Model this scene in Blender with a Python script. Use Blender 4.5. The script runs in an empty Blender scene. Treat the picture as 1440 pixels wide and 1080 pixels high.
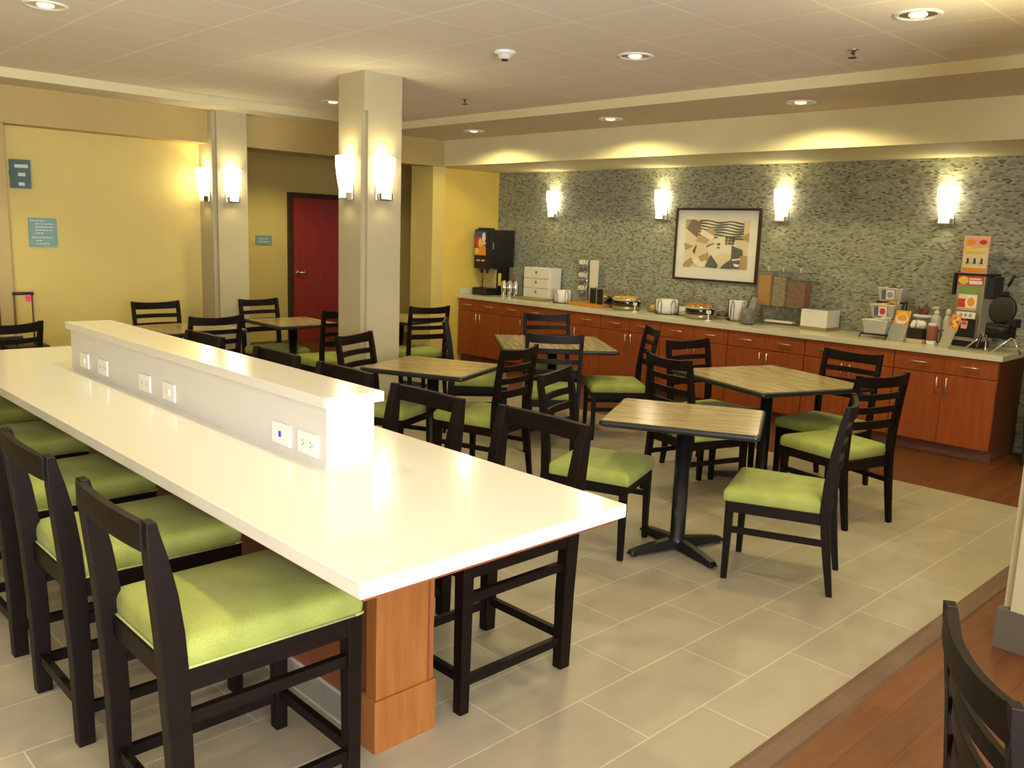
import bpy, bmesh, math, random
from mathutils import Vector, Matrix
random.seed(7)
C = bpy.context.scene.collection
PI = math.pi
R = math.radians

# ------------------------------------------------------------------ materials
def new_mat(name):
    m = bpy.data.materials.new(name); m.use_nodes = True
    nt = m.node_tree; b = nt.nodes['Principled BSDF']
    return m, nt, b
def link(nt, a, b): nt.links.new(a, b)
def coords(nt, scale=(1, 1, 1), rot=(0, 0, 0), loc=(0, 0, 0)):
    tc = nt.nodes.new('ShaderNodeTexCoord'); mp = nt.nodes.new('ShaderNodeMapping')
    mp.inputs['Scale'].default_value = scale; mp.inputs['Rotation'].default_value = rot; mp.inputs['Location'].default_value = loc
    link(nt, tc.outputs['Object'], mp.inputs['Vector']); return mp.outputs['Vector']
def ramp(nt, fac, stops):
    r = nt.nodes.new('ShaderNodeValToRGB'); e = r.color_ramp.elements
    while len(e) < len(stops): e.new(.5)
    for i, (p, c) in enumerate(stops):
        e[i].position = p; e[i].color = (*c, 1)
    link(nt, fac, r.inputs['Fac']); return r.outputs['Color']
def noise(nt, vec, scale=5, detail=3, rough=.5):
    n = nt.nodes.new('ShaderNodeTexNoise'); n.inputs['Scale'].default_value = scale
    n.inputs['Detail'].default_value = detail; n.inputs['Roughness'].default_value = rough
    link(nt, vec, n.inputs['Vector']); return n.outputs['Fac']
def bump(nt, b, h, strength=.1, dist=.01):
    n = nt.nodes.new('ShaderNodeBump'); n.inputs['Strength'].default_value = strength
    n.inputs['Distance'].default_value = dist
    link(nt, h, n.inputs['Height']); link(nt, n.outputs['Normal'], b.inputs['Normal'])
def mul(c, k): return tuple(min(1, x * k) for x in c)
_m = {}
def paint(name, col, rough=.5, metal=0, vary=.06, scale=8, bmp=0, coat=0, aniso=None, bscale=60):
    if name in _m: return _m[name]
    m, nt, b = new_mat(name)
    v = coords(nt, aniso or (1, 1, 1))
    f = noise(nt, v, scale, 3)
    link(nt, ramp(nt, f, [(.3, mul(col, 1 - vary)), (.7, mul(col, 1 + vary))]), b.inputs['Base Color'])
    b.inputs['Roughness'].default_value = rough; b.inputs['Metallic'].default_value = metal
    if coat: b.inputs['Coat Weight'].default_value = coat; b.inputs['Coat Roughness'].default_value = .15
    if bmp: bump(nt, b, noise(nt, v, bscale, 2), bmp, .004)
    _m[name] = m; return m
def emis(name, col, k):
    m, nt, b = new_mat(name)
    b.inputs['Base Color'].default_value = (*col, 1)
    b.inputs['Emission Color'].default_value = (*col, 1); b.inputs['Emission Strength'].default_value = k
    return m
def glass(name, col=(1, 1, 1), alpha=.12, rough=.05):
    m, nt, b = new_mat(name)
    b.inputs['Base Color'].default_value = (*col, 1); b.inputs['Roughness'].default_value = rough
    b.inputs['Alpha'].default_value = alpha; b.inputs['IOR'].default_value = 1.45
    return m
def wood_mat(name, a, bcol, rough=.4, grain=(1, 1, 14), scale=4, coat=.2, planks=None):
    m, nt, b = new_mat(name)
    v = coords(nt, grain)
    f = noise(nt, v, scale, 5, .6)
    col = ramp(nt, f, [(.3, a), (.7, bcol)])
    if planks:
        br = nt.nodes.new('ShaderNodeTexBrick'); v2 = coords(nt, (1, 1, 1), planks)
        link(nt, v2, br.inputs['Vector'])
        br.inputs['Scale'].default_value = 1; br.inputs['Brick Width'].default_value = 1.2
        br.inputs['Row Height'].default_value = .12; br.inputs['Mortar Size'].default_value = .002
        br.inputs['Color1'].default_value = (.8, .8, .8, 1); br.inputs['Color2'].default_value = (1.15, 1.1, 1.05, 1)
        br.inputs['Mortar'].default_value = (.5, .5, .5, 1)
        mx = nt.nodes.new('ShaderNodeMix'); mx.data_type = 'RGBA'; mx.blend_type = 'MULTIPLY'
        mx.inputs[0].default_value = 1
        link(nt, col, mx.inputs[6]); link(nt, br.outputs['Color'], mx.inputs[7]); col = mx.outputs[2]
    link(nt, col, b.inputs['Base Color'])
    b.inputs['Roughness'].default_value = rough; b.inputs['Coat Weight'].default_value = coat
    b.inputs['Coat Roughness'].default_value = .25
    return m

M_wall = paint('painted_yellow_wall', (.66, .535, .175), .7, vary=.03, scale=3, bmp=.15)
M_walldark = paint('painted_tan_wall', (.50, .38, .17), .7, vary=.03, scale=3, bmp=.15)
M_gold = paint('painted_gold_wall', (.80, .60, .125), .7, vary=.03, scale=3, bmp=.1)
M_col = paint('painted_beige_column', (.475, .42, .265), .65, vary=.03, scale=3, bmp=.15)
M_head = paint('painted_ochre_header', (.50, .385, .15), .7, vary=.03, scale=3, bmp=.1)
M_sof = paint('painted_khaki_soffit', (.72, .66, .40), .7, vary=.03, scale=3, bmp=.1)
M_ring = paint('painted_ceiling_border', (.68, .60, .48), .75, vary=.02, scale=3)
M_white = paint('white_plastic', (.82, .81, .78), .35, vary=.02)
M_cream = paint('cream_plastic', (.80, .76, .62), .4, vary=.03)
M_dark = wood_mat('espresso_wood', (.0035, .0016, .0013), (.009, .004, .0034), .5, (3, 3, 20), 3, .0)
M_dark.node_tree.nodes['Principled BSDF'].inputs['Specular IOR Level'].default_value = .2
M_black = paint('black_metal', (.006, .006, .0065), .42, .0, vary=.1)
M_blackp = paint('black_plastic', (.009, .008, .009), .45, vary=.1)
M_chrome = paint('chrome', (.8, .78, .74), .12, 1, vary=.02)
M_steel = paint('brushed_steel', (.62, .60, .56), .3, 1, vary=.05, aniso=(1, 1, 20))
M_nickel = paint('nickel_bar', (.75, .70, .62), .3, .9, vary=.03)
M_green = None
def fabric():
    m, nt, b = new_mat('green_seat_fabric')
    v = coords(nt, (1, 1, 1))
    f = noise(nt, v, 260, 2); g = noise(nt, v, 9, 2)
    mx = nt.nodes.new('ShaderNodeMath'); mx.operation = 'ADD'; link(nt, f, mx.inputs[0]); link(nt, g, mx.inputs[1])
    hf = nt.nodes.new('ShaderNodeMath'); hf.operation = 'MULTIPLY'; hf.inputs[1].default_value = .5; link(nt, mx.outputs[0], hf.inputs[0])
    link(nt, ramp(nt, hf.outputs[0], [(.35, (.235, .27, .05)), (.65, (.335, .375, .08))]), b.inputs['Base Color'])
    b.inputs['Roughness'].default_value = .75; b.inputs['Sheen Weight'].default_value = .06
    bump(nt, b, f, .25, .002)
    return m
M_green = fabric()
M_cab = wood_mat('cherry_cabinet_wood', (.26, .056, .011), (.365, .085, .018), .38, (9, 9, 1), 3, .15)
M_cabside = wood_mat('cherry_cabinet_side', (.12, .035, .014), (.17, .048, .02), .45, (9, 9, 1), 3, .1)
M_bar = wood_mat('honey_cherry_panel', (.255, .09, .019), (.35, .13, .032), .4, (9, 9, 1), 3, .2)
M_barside = wood_mat('cherry_base_panel', (.20, .06, .022), (.27, .08, .028), .45, (9, 9, 1), 3, .1)
M_kick = wood_mat('brown_vinyl_toe_kick', (.13, .05, .03), (.19, .075, .045), .5, (2, 2, 9), 3, .1)
M_floorw = wood_mat('red_brown_wood_floor', (.10, .029, .006), (.165, .053, .011), .5, (9, 1, 1), 2.2, .05, planks=(0, 0, PI / 2))
M_door = wood_mat('dark_red_door_wood', (.26, .020, .008), (.34, .032, .012), .4, (9, 9, 1), 2.5, .25)
M_frame = paint('dark_brown_trim', (.045, .02, .012), .45, vary=.1)
M_slab = paint('white_quartz', (.72, .70, .61), .16, vary=.012, scale=60, coat=.2)
M_counter = paint('cream_quartz', (.70, .66, .50), .22, vary=.05, scale=70)
M_seam = paint('dark_seam', (.05, .02, .01), .7)
M_base = paint('grey_brown_cove_base', (.105, .085, .062), .6, vary=.08)
M_trim = wood_mat('brown_floor_trim', (.105, .058, .036), (.15, .085, .054), .55, (6, 1, 1), 3, .1)
M_sign = paint('teal_sign', (.20, .36, .36), .5, vary=.04)
M_letters = paint('pale_sign_letters', (.62, .66, .58), .6)
M_red = paint('red_plastic', (.55, .06, .04), .4)
M_orange = paint('orange_wood_board', (.62, .26, .04), .45, vary=.1)
M_olive = paint('olive_tray', (.30, .27, .10), .4)
M_glass = glass('clear_acrylic', (.45, .45, .42), .14)
M_greyp = paint('grey_plastic', (.17, .17, .18), .4)
M_bin = paint('dark_grey_bin_plastic', (.055, .055, .06), .5)
M_shade = emis('lit_frosted_glass', (1, .90, .70), 6)
M_bulb = emis('lit_downlight_lamp', (1, .86, .6), 1.2)
M_pink = paint('pink_tag', (.9, .06, .25), .5)

def laminate():
    m, nt, b = new_mat('striped_wood_laminate')
    v = coords(nt, (1.2, 26, 1))
    f = noise(nt, v, 3.2, 4, .6)
    link(nt, ramp(nt, f, [(.3, (.13, .09, .04)), (.45, (.31, .235, .11)), (.62, (.44, .34, .165)), (.8, (.52, .42, .22))]), b.inputs['Base Color'])
    b.inputs['Roughness'].default_value = .22
    return m
M_lam = laminate()

def tile_mat():
    m, nt, b = new_mat('grey_beige_porcelain_tile')
    tc = nt.nodes.new('ShaderNodeTexCoord'); sp = nt.nodes.new('ShaderNodeSeparateXYZ'); cb = nt.nodes.new('ShaderNodeCombineXYZ')
    link(nt, tc.outputs['Object'], sp.inputs[0])
    ax = nt.nodes.new('ShaderNodeMath'); ax.operation = 'SUBTRACT'; ax.inputs[1].default_value = .3425 - .03 + .03; link(nt, sp.outputs['Y'], ax.inputs[0])
    ay = nt.nodes.new('ShaderNodeMath'); ay.operation = 'MULTIPLY_ADD'; ay.inputs[1].default_value = -1; ay.inputs[2].default_value = -1.25; link(nt, sp.outputs['X'], ay.inputs[0])
    link(nt, ax.outputs[0], cb.inputs[0]); link(nt, ay.outputs[0], cb.inputs[1])
    br = nt.nodes.new('ShaderNodeTexBrick'); link(nt, cb.outputs[0], br.inputs['Vector'])
    for k, v in (('Scale', 1), ('Brick Width', .625), ('Row Height', .311), ('Mortar Size', .0028), ('Mortar Smooth', .1), ('Bias', 0)):
        br.inputs[k].default_value = v
    br.inputs['Color1'].default_value = (.345, .305, .225, 1); br.inputs['Color2'].default_value = (.385, .34, .255, 1)
    br.inputs['Mortar'].default_value = (.54, .50, .40, 1)
    f = noise(nt, coords(nt, (1, .35, 1)), 7, 5, .6)
    rr = ramp(nt, f, [(.25, (.84, .84, .84)), (.75, (1.0, 1.0, 1.0))])
    mx = nt.nodes.new('ShaderNodeMix'); mx.data_type = 'RGBA'; mx.blend_type = 'MULTIPLY'; mx.inputs[0].default_value = 1
    link(nt, br.outputs['Color'], mx.inputs[6]); link(nt, rr, mx.inputs[7])
    link(nt, mx.outputs[2], b.inputs['Base Color'])
    b.inputs['Roughness'].default_value = .42
    bump(nt, b, br.outputs['Fac'], -.15, .002)
    return m
M_tile = tile_mat()

def ceiling_mat():
    m, nt, b = new_mat('lay_in_ceiling_tile')
    v = coords(nt, (1, 1, 1), loc=(2.175, -4.22 + .595 * 20, 0))
    br = nt.nodes.new('ShaderNodeTexBrick'); link(nt, v, br.inputs['Vector']); br.offset = 0
    for k, vv in (('Scale', 1), ('Brick Width', .588), ('Row Height', .595), ('Mortar Size', .009), ('Mortar Smooth', .05), ('Bias', 0)):
        br.inputs[k].default_value = vv
    br.inputs['Color1'].default_value = (.84, .785, .73, 1); br.inputs['Color2'].default_value = (.86, .805, .75, 1)
    br.inputs['Mortar'].default_value = (.97, .93, .84, 1)
    f = noise(nt, coords(nt), 90, 3, .7)
    rr = ramp(nt, f, [(.35, (.93, .93, .93)), (.6, (1, 1, 1))])
    mx = nt.nodes.new('ShaderNodeMix'); mx.data_type = 'RGBA'; mx.blend_type = 'MULTIPLY'; mx.inputs[0].default_value = 1
    link(nt, br.outputs['Color'], mx.inputs[6]); link(nt, rr, mx.inputs[7])
    link(nt, mx.outputs[2], b.inputs['Base Color'])
    b.inputs['Roughness'].default_value = .85
    bump(nt, b, br.outputs['Fac'], .6, .006)
    return m
M_ceil = ceiling_mat()

def mosaic_mat():
    m, nt, b = new_mat('grey_green_glass_mosaic')
    tc = nt.nodes.new('ShaderNodeTexCoord'); sp = nt.nodes.new('ShaderNodeSeparateXYZ'); cb = nt.nodes.new('ShaderNodeCombineXYZ')
    link(nt, tc.outputs['Object'], sp.inputs[0]); link(nt, sp.outputs['X'], cb.inputs[0]); link(nt, sp.outputs['Z'], cb.inputs[1])
    br = nt.nodes.new('ShaderNodeTexBrick'); link(nt, cb.outputs[0], br.inputs['Vector'])
    for k, vv in (('Scale', 1), ('Brick Width', .032), ('Row Height', .0135), ('Mortar Size', .0014), ('Mortar Smooth', .1), ('Bias', 0)):
        br.inputs[k].default_value = vv
    br.inputs['Color1'].default_value = (0, 0, 0, 1); br.inputs['Color2'].default_value = (1, 1, 1, 1)
    br.inputs['Mortar'].default_value = (.45, .45, .45, 1)
    pal = ramp(nt, br.outputs['Color'], [(0, (.06, .055, .035)), (.12, (.19, .20, .155)), (.45, (.30, .31, .255)), (.75, (.36, .365, .31)), (1, (.46, .45, .39))])
    f = noise(nt, coords(nt, (1, 1, 1.6)), 9, 6, .75)
    rr = ramp(nt, f, [(.3, (.84, .9, .88)), (.5, (.98, 1.0, .94)), (.7, (1.08, 1.04, .95))])
    mx = nt.nodes.new('ShaderNodeMix'); mx.data_type = 'RGBA'; mx.blend_type = 'MULTIPLY'; mx.inputs[0].default_value = 1
    link(nt, pal, mx.inputs[6]); link(nt, rr, mx.inputs[7])
    link(nt, mx.outputs[2], b.inputs['Base Color'])
    b.inputs['Roughness'].default_value = .38
    bump(nt, b, br.outputs['Fac'], -.2, .002)
    return m
M_mos = mosaic_mat()
M_basetile = paint('grey_tile_skirting', (.34, .33, .29), .45, vary=.1)
M_grout = paint('pale_grout', (.62, .62, .57), .6)

def flat(name, col, rough=.5): return paint(name, col, rough, vary=.03)

# ------------------------------------------------------------------ mesh helpers
def obj(name, bm, mats, parent=None, smooth=False, bevel=0, seg=2, loc=None):
    if bevel:
        bmesh.ops.remove_doubles(bm, verts=bm.verts, dist=1e-6)
        es = [e for e in bm.edges if len(e.link_faces) == 2 and e.calc_face_angle(0) > R(35)]
        bmesh.ops.bevel(bm, geom=es, offset=bevel, segments=seg, affect='EDGES', profile=.6, clamp_overlap=True)
    bmesh.ops.recalc_face_normals(bm, faces=bm.faces)
    me = bpy.data.meshes.new(name); bm.to_mesh(me); bm.free()
    for m in (mats if isinstance(mats, (list, tuple)) else [mats]): me.materials.append(m)
    if smooth:
        for p in me.polygons: p.use_smooth = True
    o = bpy.data.objects.new(name, me); C.objects.link(o)
    if parent is not None: o.parent = parent
    if loc: o.location = loc
    return o
def tag(o, label=None, cat=None, group=None, kind=None):
    if label: o['label'] = label
    if cat: o['category'] = cat
    if group: o['group'] = group
    if kind: o['kind'] = kind
    return o
def thing(name, label, cat, loc=(0, 0, 0), rz=0, group=None):
    o = bpy.data.objects.new(name, None); C.objects.link(o); o.empty_display_size = .1
    o.location = loc; o.rotation_euler = (0, 0, rz); return tag(o, label, cat, group)
def struct(name, bm, m, **k):
    o = obj(name, bm, m, **k); o['kind'] = 'structure'; return o
def copy_tree(o, parent=None):
    c = o.copy(); C.objects.link(c); c.parent = parent
    for ch in [x for x in C.objects if x.parent == o]: copy_tree(ch, c)
    return c
def B(): return bmesh.new()
def box(bm, x0, x1, y0, y1, z0, z1, mi=0):
    vs = [bm.verts.new((x, y, z)) for z in (z0, z1) for x, y in ((x0, y0), (x1, y0), (x1, y1), (x0, y1))]
    for f in ((3, 2, 1, 0), (4, 5, 6, 7), (0, 1, 5, 4), (1, 2, 6, 5), (2, 3, 7, 6), (3, 0, 4, 7)):
        bm.faces.new([vs[i] for i in f]).material_index = mi
    return bm
def loft(bm, secs, cap=True, close=True, mi=0):
    """secs: list of rings (lists of points)"""
    rs = [[bm.verts.new(p) for p in s] for s in secs]; n = len(rs[0])
    for a, b in zip(rs, rs[1:]):
        for i in range(n if close else n - 1):
            bm.faces.new((a[i], a[(i + 1) % n], b[(i + 1) % n], b[i])).material_index = mi
    if cap:
        bm.faces.new(rs[0][::-1]).material_index = mi; bm.faces.new(rs[-1]).material_index = mi
    return bm
def lathe(bm, prof, cx=0, cy=0, n=24, mi=0, capb=True, capt=False):
    secs = [[(cx + r * math.cos(2 * PI * i / n), cy + r * math.sin(2 * PI * i / n), z) for i in range(n)] for r, z in prof]
    loft(bm, secs, cap=False, mi=mi)
    bm.verts.ensure_lookup_table()
    nv = len(bm.verts)
    if capb: bm.faces.new([bm.verts[nv - n * len(prof) + i] for i in range(n)][::-1]).material_index = mi
    if capt: bm.faces.new([bm.verts[nv - n + i] for i in range(n)]).material_index = mi
    return bm
def tube(bm, pts, r, n=8, mi=0):
    pts = [Vector(p) for p in pts]; secs = []
    for i, p in enumerate(pts):
        d = (pts[min(i + 1, len(pts) - 1)] - pts[max(i - 1, 0)]).normalized()
        u = d.cross(Vector((0, 0, 1)))
        if u.length < .05: u = d.cross(Vector((1, 0, 0)))
        u.normalize(); v = d.cross(u)
        rr = r[i] if isinstance(r, (list, tuple)) else r
        secs.append([p + rr * (math.cos(2 * PI * k / n) * u + math.sin(2 * PI * k / n) * v) for k in range(n)])
    return loft(bm, secs, mi=mi)
def bar(bm, a, b, w, h, mi=0):
    """rectangular bar from a to b, w wide (horizontal), h high"""
    a = Vector(a); b = Vector(b); d = (b - a).normalized(); u = d.cross(Vector((0, 0, 1)))
    if u.length < .05: u = Vector((1, 0, 0))
    u.normalize(); v = u.cross(d)
    return loft(bm, [[p + sx * w / 2 * u + sy * h / 2 * v for sx, sy in ((-1, -1), (1, -1), (1, 1), (-1, 1))] for p in (a, b)], mi=mi)
def poly(bm, pts, z, h, mi=0):
    return loft(bm, [[(x, y, z) for x, y in pts], [(x, y, z + h) for x, y in pts]], mi=mi)
def rrect(w, d, r, n=6):
    out = []
    for cx, cy, a0 in ((w - r, d - r, 0), (-w + r, d - r, 90), (-w + r, -d + r, 180), (w - r, -d + r, 270)):
        for k in range(n + 1):
            a = R(a0 + 90 * k / n); out.append((cx + r * math.cos(a), cy + r * math.sin(a)))
    return out
def panel(name, parent, O, U, V, items, th=.002, label=None):
    """flat printed panel: items = list of (polygon in 0..1 uv, material); first is the background"""
    bm = B(); O = Vector(O); U = Vector(U); V = Vector(V); N = U.cross(V).normalized(); mats = []
    for k, (pg, m) in enumerate(items):
        if m not in mats: mats.append(m)
        off = .0007 * k
        f = [O + u * U + v * V + N * (th + off) for u, v in pg]; g = [O + u * U + v * V for u, v in pg]
        loft(bm, [g, f], mi=mats.index(m))
    o = obj(name, bm, mats, parent)
    if label: o['label'] = label
    return o
FULL = [(0, 0), (1, 0), (1, 1), (0, 1)]
def rc(x0, y0, x1, y1): return [(x0, y0), (x1, y0), (x1, y1), (x0, y1)]
def el(cx, cy, rx, ry, n=16): return [(cx + rx * math.cos(2 * PI * k / n), cy + ry * math.sin(2 * PI * k / n)) for k in range(n)]

# ------------------------------------------------------------------ room shell
ZC, ZR, ZS = 2.78, 2.705, 2.41
XE, YB = 2.4, -3.6          # far right wall, wall behind the camera
tf = struct('floor', box(B(), -8.5, -1.25, YB, 6.2, -.1, 0), M_tile)
struct('floor_wood_near', box(B(), -1.25, XE, YB, 6.2, -.1, 0), M_floorw)
struct('floor_wood_back', box(B(), -12, XE, 6.2, 10.2, -.1, 0), M_floorw)
struct('floor_corridor', box(B(), -12, -8.5, YB, 6.2, -.1, 0), M_floorw)
bm = B()
loft(bm, [[(-1.29, y, 0), (-1.285, y, .008), (-1.262, y, .012), (-1.20, y, .010), (-1.19, y, 0)] for y in (YB + .02, 6.2)])
struct('trim_1', bm, M_trim)
# tray ceiling and border
struct('ceiling', box(B(), -7.846, XE, YB, 5.80, ZC, ZC + .1), M_ceil)
bm = B(); box(bm, -8.28, -7.846, YB, 5.80, ZR, ZC + .1); box(bm, -8.28, XE, 5.80, 6.79, ZR, ZC + .1)
struct('ceiling_border', bm, [M_ring])
bm = B(); box(bm, -7.8465, -7.8425, YB, 5.8, ZR + .0005, ZC); box(bm, -7.8425, XE, 5.796, 5.8, ZR + .0005, ZC)
struct('trim_2', bm, M_sof)
# soffit over the counter
struct('soffit', box(B(), -8.5, XE, 6.79, 7.9, ZS, ZC + .1), M_sof)
# mosaic wall and gold return wall
struct('wall_back', box(B(), -8.5, XE, 7.9, 8.05, 0, ZC), M_mos)
struct('wall_return', box(B(), -8.72, -8.5, 6.82, 8.05, 0, ZC), M_gold)
struct('wall_pier', box(B(), -8.72, -8.30, 6.64, 6.82, 0, ZC), M_wall)
# left wall: header beam, recessed yellow wall, pilaster strip
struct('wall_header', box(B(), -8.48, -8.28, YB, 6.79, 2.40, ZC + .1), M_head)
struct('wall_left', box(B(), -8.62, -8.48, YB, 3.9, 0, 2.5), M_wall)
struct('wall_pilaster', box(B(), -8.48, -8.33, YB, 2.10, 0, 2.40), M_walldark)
bm = B(); box(bm, -8.33, -8.30, 1.86, 1.985, 0, 2.1)
struct('trim_3', bm, M_frame)
# corridor behind
struct('wall_corridor', box(B(), -11.45, -11.3, YB, 10.2, 0, 2.8), M_wall)
struct('wall_corridor_end', box(B(), -12, -8.5, 10.0, 10.2, 0, 2.8), M_wall)
struct('ceiling_corridor', box(B(), -12, -8.48, 3.9, 10.2, 2.62, 2.72), M_ring)
struct('wall_corridor_side', box(B(), -11.4, -8.62, 3.76, 3.9, 0, 2.7), M_wall)
# walls beside and behind the camera (right wall left open for an added window frame)
bm = B(); box(bm, XE, XE + .15, YB, -2.2, 0, ZC); box(bm, XE, XE + .15, 1.2, 8.05, 0, ZC)
box(bm, XE, XE + .15, -2.2, 1.2, 0, .6); box(bm, XE, XE + .15, -2.2, 1.2, 2.4, ZC)
struct('wall_right', bm, M_wall)
struct('wall_front', box(B(), -8.6, XE + .15, YB - .15, YB, 0, ZC), M_wall)
bm = B()
for y in (-2.2, -1.1, 0, 1.14): box(bm, XE + .02, XE + .08, y, y + .06, .6, 2.4)
for z in (.6, 2.34): box(bm, XE + .02, XE + .08, -2.2, 1.2, z, z + .06)
struct('added_window_1', bm, M_white)  # unseen window, added to give the cool fill lamps an opening

# dark red door with frame
bm = B(); y0, y1 = 6.47, 7.42
box(bm, -11.3, -11.24, y0 - .07, y0, 0, 2.11); box(bm, -11.3, -11.24, y1, y1 + .07, 0, 2.11); box(bm, -11.3, -11.24, y0, y1, 2.04, 2.11)
d = struct('door_1', bm, M_frame)
obj('door_leaf', box(B(), -11.3, -11.262, y0, y1, 0, 2.04), M_door, d)['kind'] = 'structure'
bm = B(); tube(bm, [(-11.262, 6.54, .98), (-11.20, 6.54, .98)], .016); tube(bm, [(-11.21, 6.54, .98), (-11.20, 6.60, .98), (-11.20, 6.68, .975)], .012)
lathe_b = tube(bm, [(-11.262, 6.54, .98), (-11.254, 6.54, .98)], .04, 16)
h = obj('door_handle', bm, M_chrome, d, smooth=True)

# columns with a notched corner below the plain head
def column(name, x0, x1, y0, y1, cx, cy, ztop, zn, basemat=None, full=(1, 1)):
    """notch at the corner given by signs cx, cy"""
    n = .035
    t = bpy.data.objects.new(name, None); C.objects.link(t); t['kind'] = 'structure'
    pts = [(x0, y0), (x1, y0), (x1, y1), (x0, y1)]
    def notched():
        out = []
        for (x, y) in pts:
            if (x == (x1 if cx > 0 else x0)) and (y == (y1 if cy > 0 else y0)):
                ix, iy = x - cx * n, y - cy * n
                i = pts.index((x, y)); px, py = pts[i - 1]
                if abs(py - y) < 1e-6: out += [(ix, y), (ix, iy), (x, iy)]
                else: out += [(x, iy), (ix, iy), (ix, y)]
            else: out.append((x, y))
        return out
    o = obj('shaft', poly(B(), notched(), 0, zn), M_col, t); o['kind'] = 'structure'
    o = obj('head', box(B(), x0, x1, y0, y1, zn, ztop), M_col, t); o['kind'] = 'structure'
    if basemat:
        e = .012
        o = obj('base', poly(B(), [(x0 - e, y0 - e), (x1 + e, y0 - e), (x1 + e, y1 + e), (x0 - e, y1 + e)], 0, .17), basemat, t); o['kind'] = 'structure'
    return t
column('wall_column_middle', -5.868, -5.53, 3.768, 4.11, 1, -1, ZC, 2.50)
column('wall_column_left', -8.50, -8.16, 3.845, 4.19, 1, -1, ZR, ZR - .01)
column('wall_column_right', -1.014, -.67, 3.90, 4.25, -1, -1, ZC, 2.5, M_base)

# ------------------------------------------------------------------ sconces
def sconce(loc, rz, label):
    """local: +Y points away from the wall, z = 0 at the bottom"""
    t = thing('wall_sconce', label, 'wall lamp', loc, rz, 'lit glass wall sconces')
    bm = B(); box(bm, -.062, .062, 0, .012, 0, .315)
    obj('back_plate', bm, M_steel, t, bevel=.002)
    bm = B(); secs = []; n = 12
    for z, w, dd in ((.012, .052, .055), (.07, .060, .066), (.16, .075, .082), (.24, .085, .090), (.315, .087, .092)):
        secs.append([(w * math.cos(PI * k / n), .014 + dd * math.sin(PI * k / n) ** .8, z) for k in range(n + 1)])
    loft(bm, secs, cap=False, close=False)
    bmesh.ops.solidify(bm, geom=bm.faces[:], thickness=.004)
    obj('glass_shade', bm, M_shade, t, smooth=True)
    bm = B(); box(bm, -.058, -.044, .012, .062, .004, .05); box(bm, .044, .058, .012, .062, .004, .05); box(bm, -.055, .055, .012, .06, -.004, .008)
    obj('clip', bm, M_chrome, t)
    bm = B(); tube(bm, [(-.09, .015, .318), (-.085, .07, .318), (0, .105, .318), (.085, .07, .318), (.09, .015, .318)], .0035, 6)
    obj('rim_wire', bm, M_chrome, t, smooth=True)
    for nm, z, e, sz in (('up', .30, UPW, 140), ('down', -.02, UPW * .2, 140)):
        l = bpy.data.lights.new('sconce_lamp_' + nm, 'SPOT'); l.energy = e; l.color = WARM; l.spot_size = R(sz); l.spot_blend = .6
        l.shadow_soft_size = .05
        lo = bpy.data.objects.new('sconce_lamp_' + nm, l); C.objects.link(lo); lo.parent = t; lo.location = (0, .075, z)
        lo.rotation_euler = (PI if nm == 'up' else 0, 0, 0)
    return t
WARM = (1.0, .85, .40)
UPW = 4.5
sconce((-5.72, 3.768, 1.86), PI, 'wall sconce on the left face of the middle column')
sconce((-5.53, 3.93, 1.86), -PI / 2, 'wall sconce on the right face of the middle column')
sconce((-8.31, 3.845, 1.85), PI, 'small far sconce on the left face of the far left column')
sconce((-8.16, 4.02, 1.85), -PI / 2, 'small far sconce on the right face of the far left column')
for x, l in ((-7.49, 'wall sconce on the mosaic wall, nearest the juice dispenser'),
             (-5.855, 'wall sconce on the mosaic wall, just left of the framed picture'),
             (-4.41, 'wall sconce on the mosaic wall, just right of the framed picture'),
             (-2.875, 'wall sconce on the mosaic wall, to the upper left of the waffle station poster')):
    sconce((x, 7.9, 1.855), PI, l)

for loc, rz in (((-.84, 3.9, 2.18), PI), ((-1.014, 4.08, 2.18), PI / 2), ((-.67, 4.08, 2.18), -PI / 2)):
    # lamps of the sconces on the right hand column, above and right of the picture
    l = bpy.data.lights.new('sconce_lamp_up', 'SPOT'); l.energy = UPW * 8; l.color = WARM; l.spot_size = R(150); l.spot_blend = .6; l.shadow_soft_size = .05
    lo = bpy.data.objects.new('column_sconce_lamp', l); C.objects.link(lo); lo.rotation_euler = (PI, 0, 0)
    lo.location = Vector(loc) + Matrix.Rotation(rz, 3, 'Z') @ Vector((0, .12, 0))
# ------------------------------------------------------------------ ceiling fittings
def downlight(x, y, z, label, e):
    t = thing('recessed_downlight', label, 'ceiling light', (x, y, z), 0, 'recessed ceiling downlights')
    bm = B(); lathe(bm, [(.115, 0), (.113, -.008), (.098, -.010), (.090, -.004), (.086, 0)], n=32, capb=False)
    obj('trim_ring', bm, M_white, t, smooth=True)
    bm = B(); lathe(bm, [(.088, -.003), (.05, -.0022), (.02, -.002)], n=32, capb=False, capt=True)
    obj('reflector', bm, M_chrome, t, smooth=True)
    bm = B(); lathe(bm, [(.045, -.004), (.035, -.012), (.01, -.018)], n=20, capb=False, capt=True)
    obj('lamp', bm, M_bulb, t, smooth=True)
    spot(x, y, z - .03, e, 118 if z > 2.75 else 160, .5 if z > 2.75 else .3); return t
def spot(x, y, z, e, size=118, blend=.5):
    l = bpy.data.lights.new('downlight', 'SPOT'); l.energy = e; l.color = WARM; l.spot_size = R(size); l.spot_blend = blend; l.shadow_soft_size = .06
    o = bpy.data.objects.new('downlight_beam', l); C.objects.link(o); o.location = (x, y, z)
DL = 72
downlight(-5.38, 1.6, ZC, 'round recessed ceiling downlight at the top left corner of the picture', DL)
downlight(-3.64, 4.52, ZC, 'round recessed ceiling downlight right of the smoke detector', DL)
downlight(-1.90, 4.54, ZC, 'largest round recessed downlight, in the ceiling tiles at the top right', DL)
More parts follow.
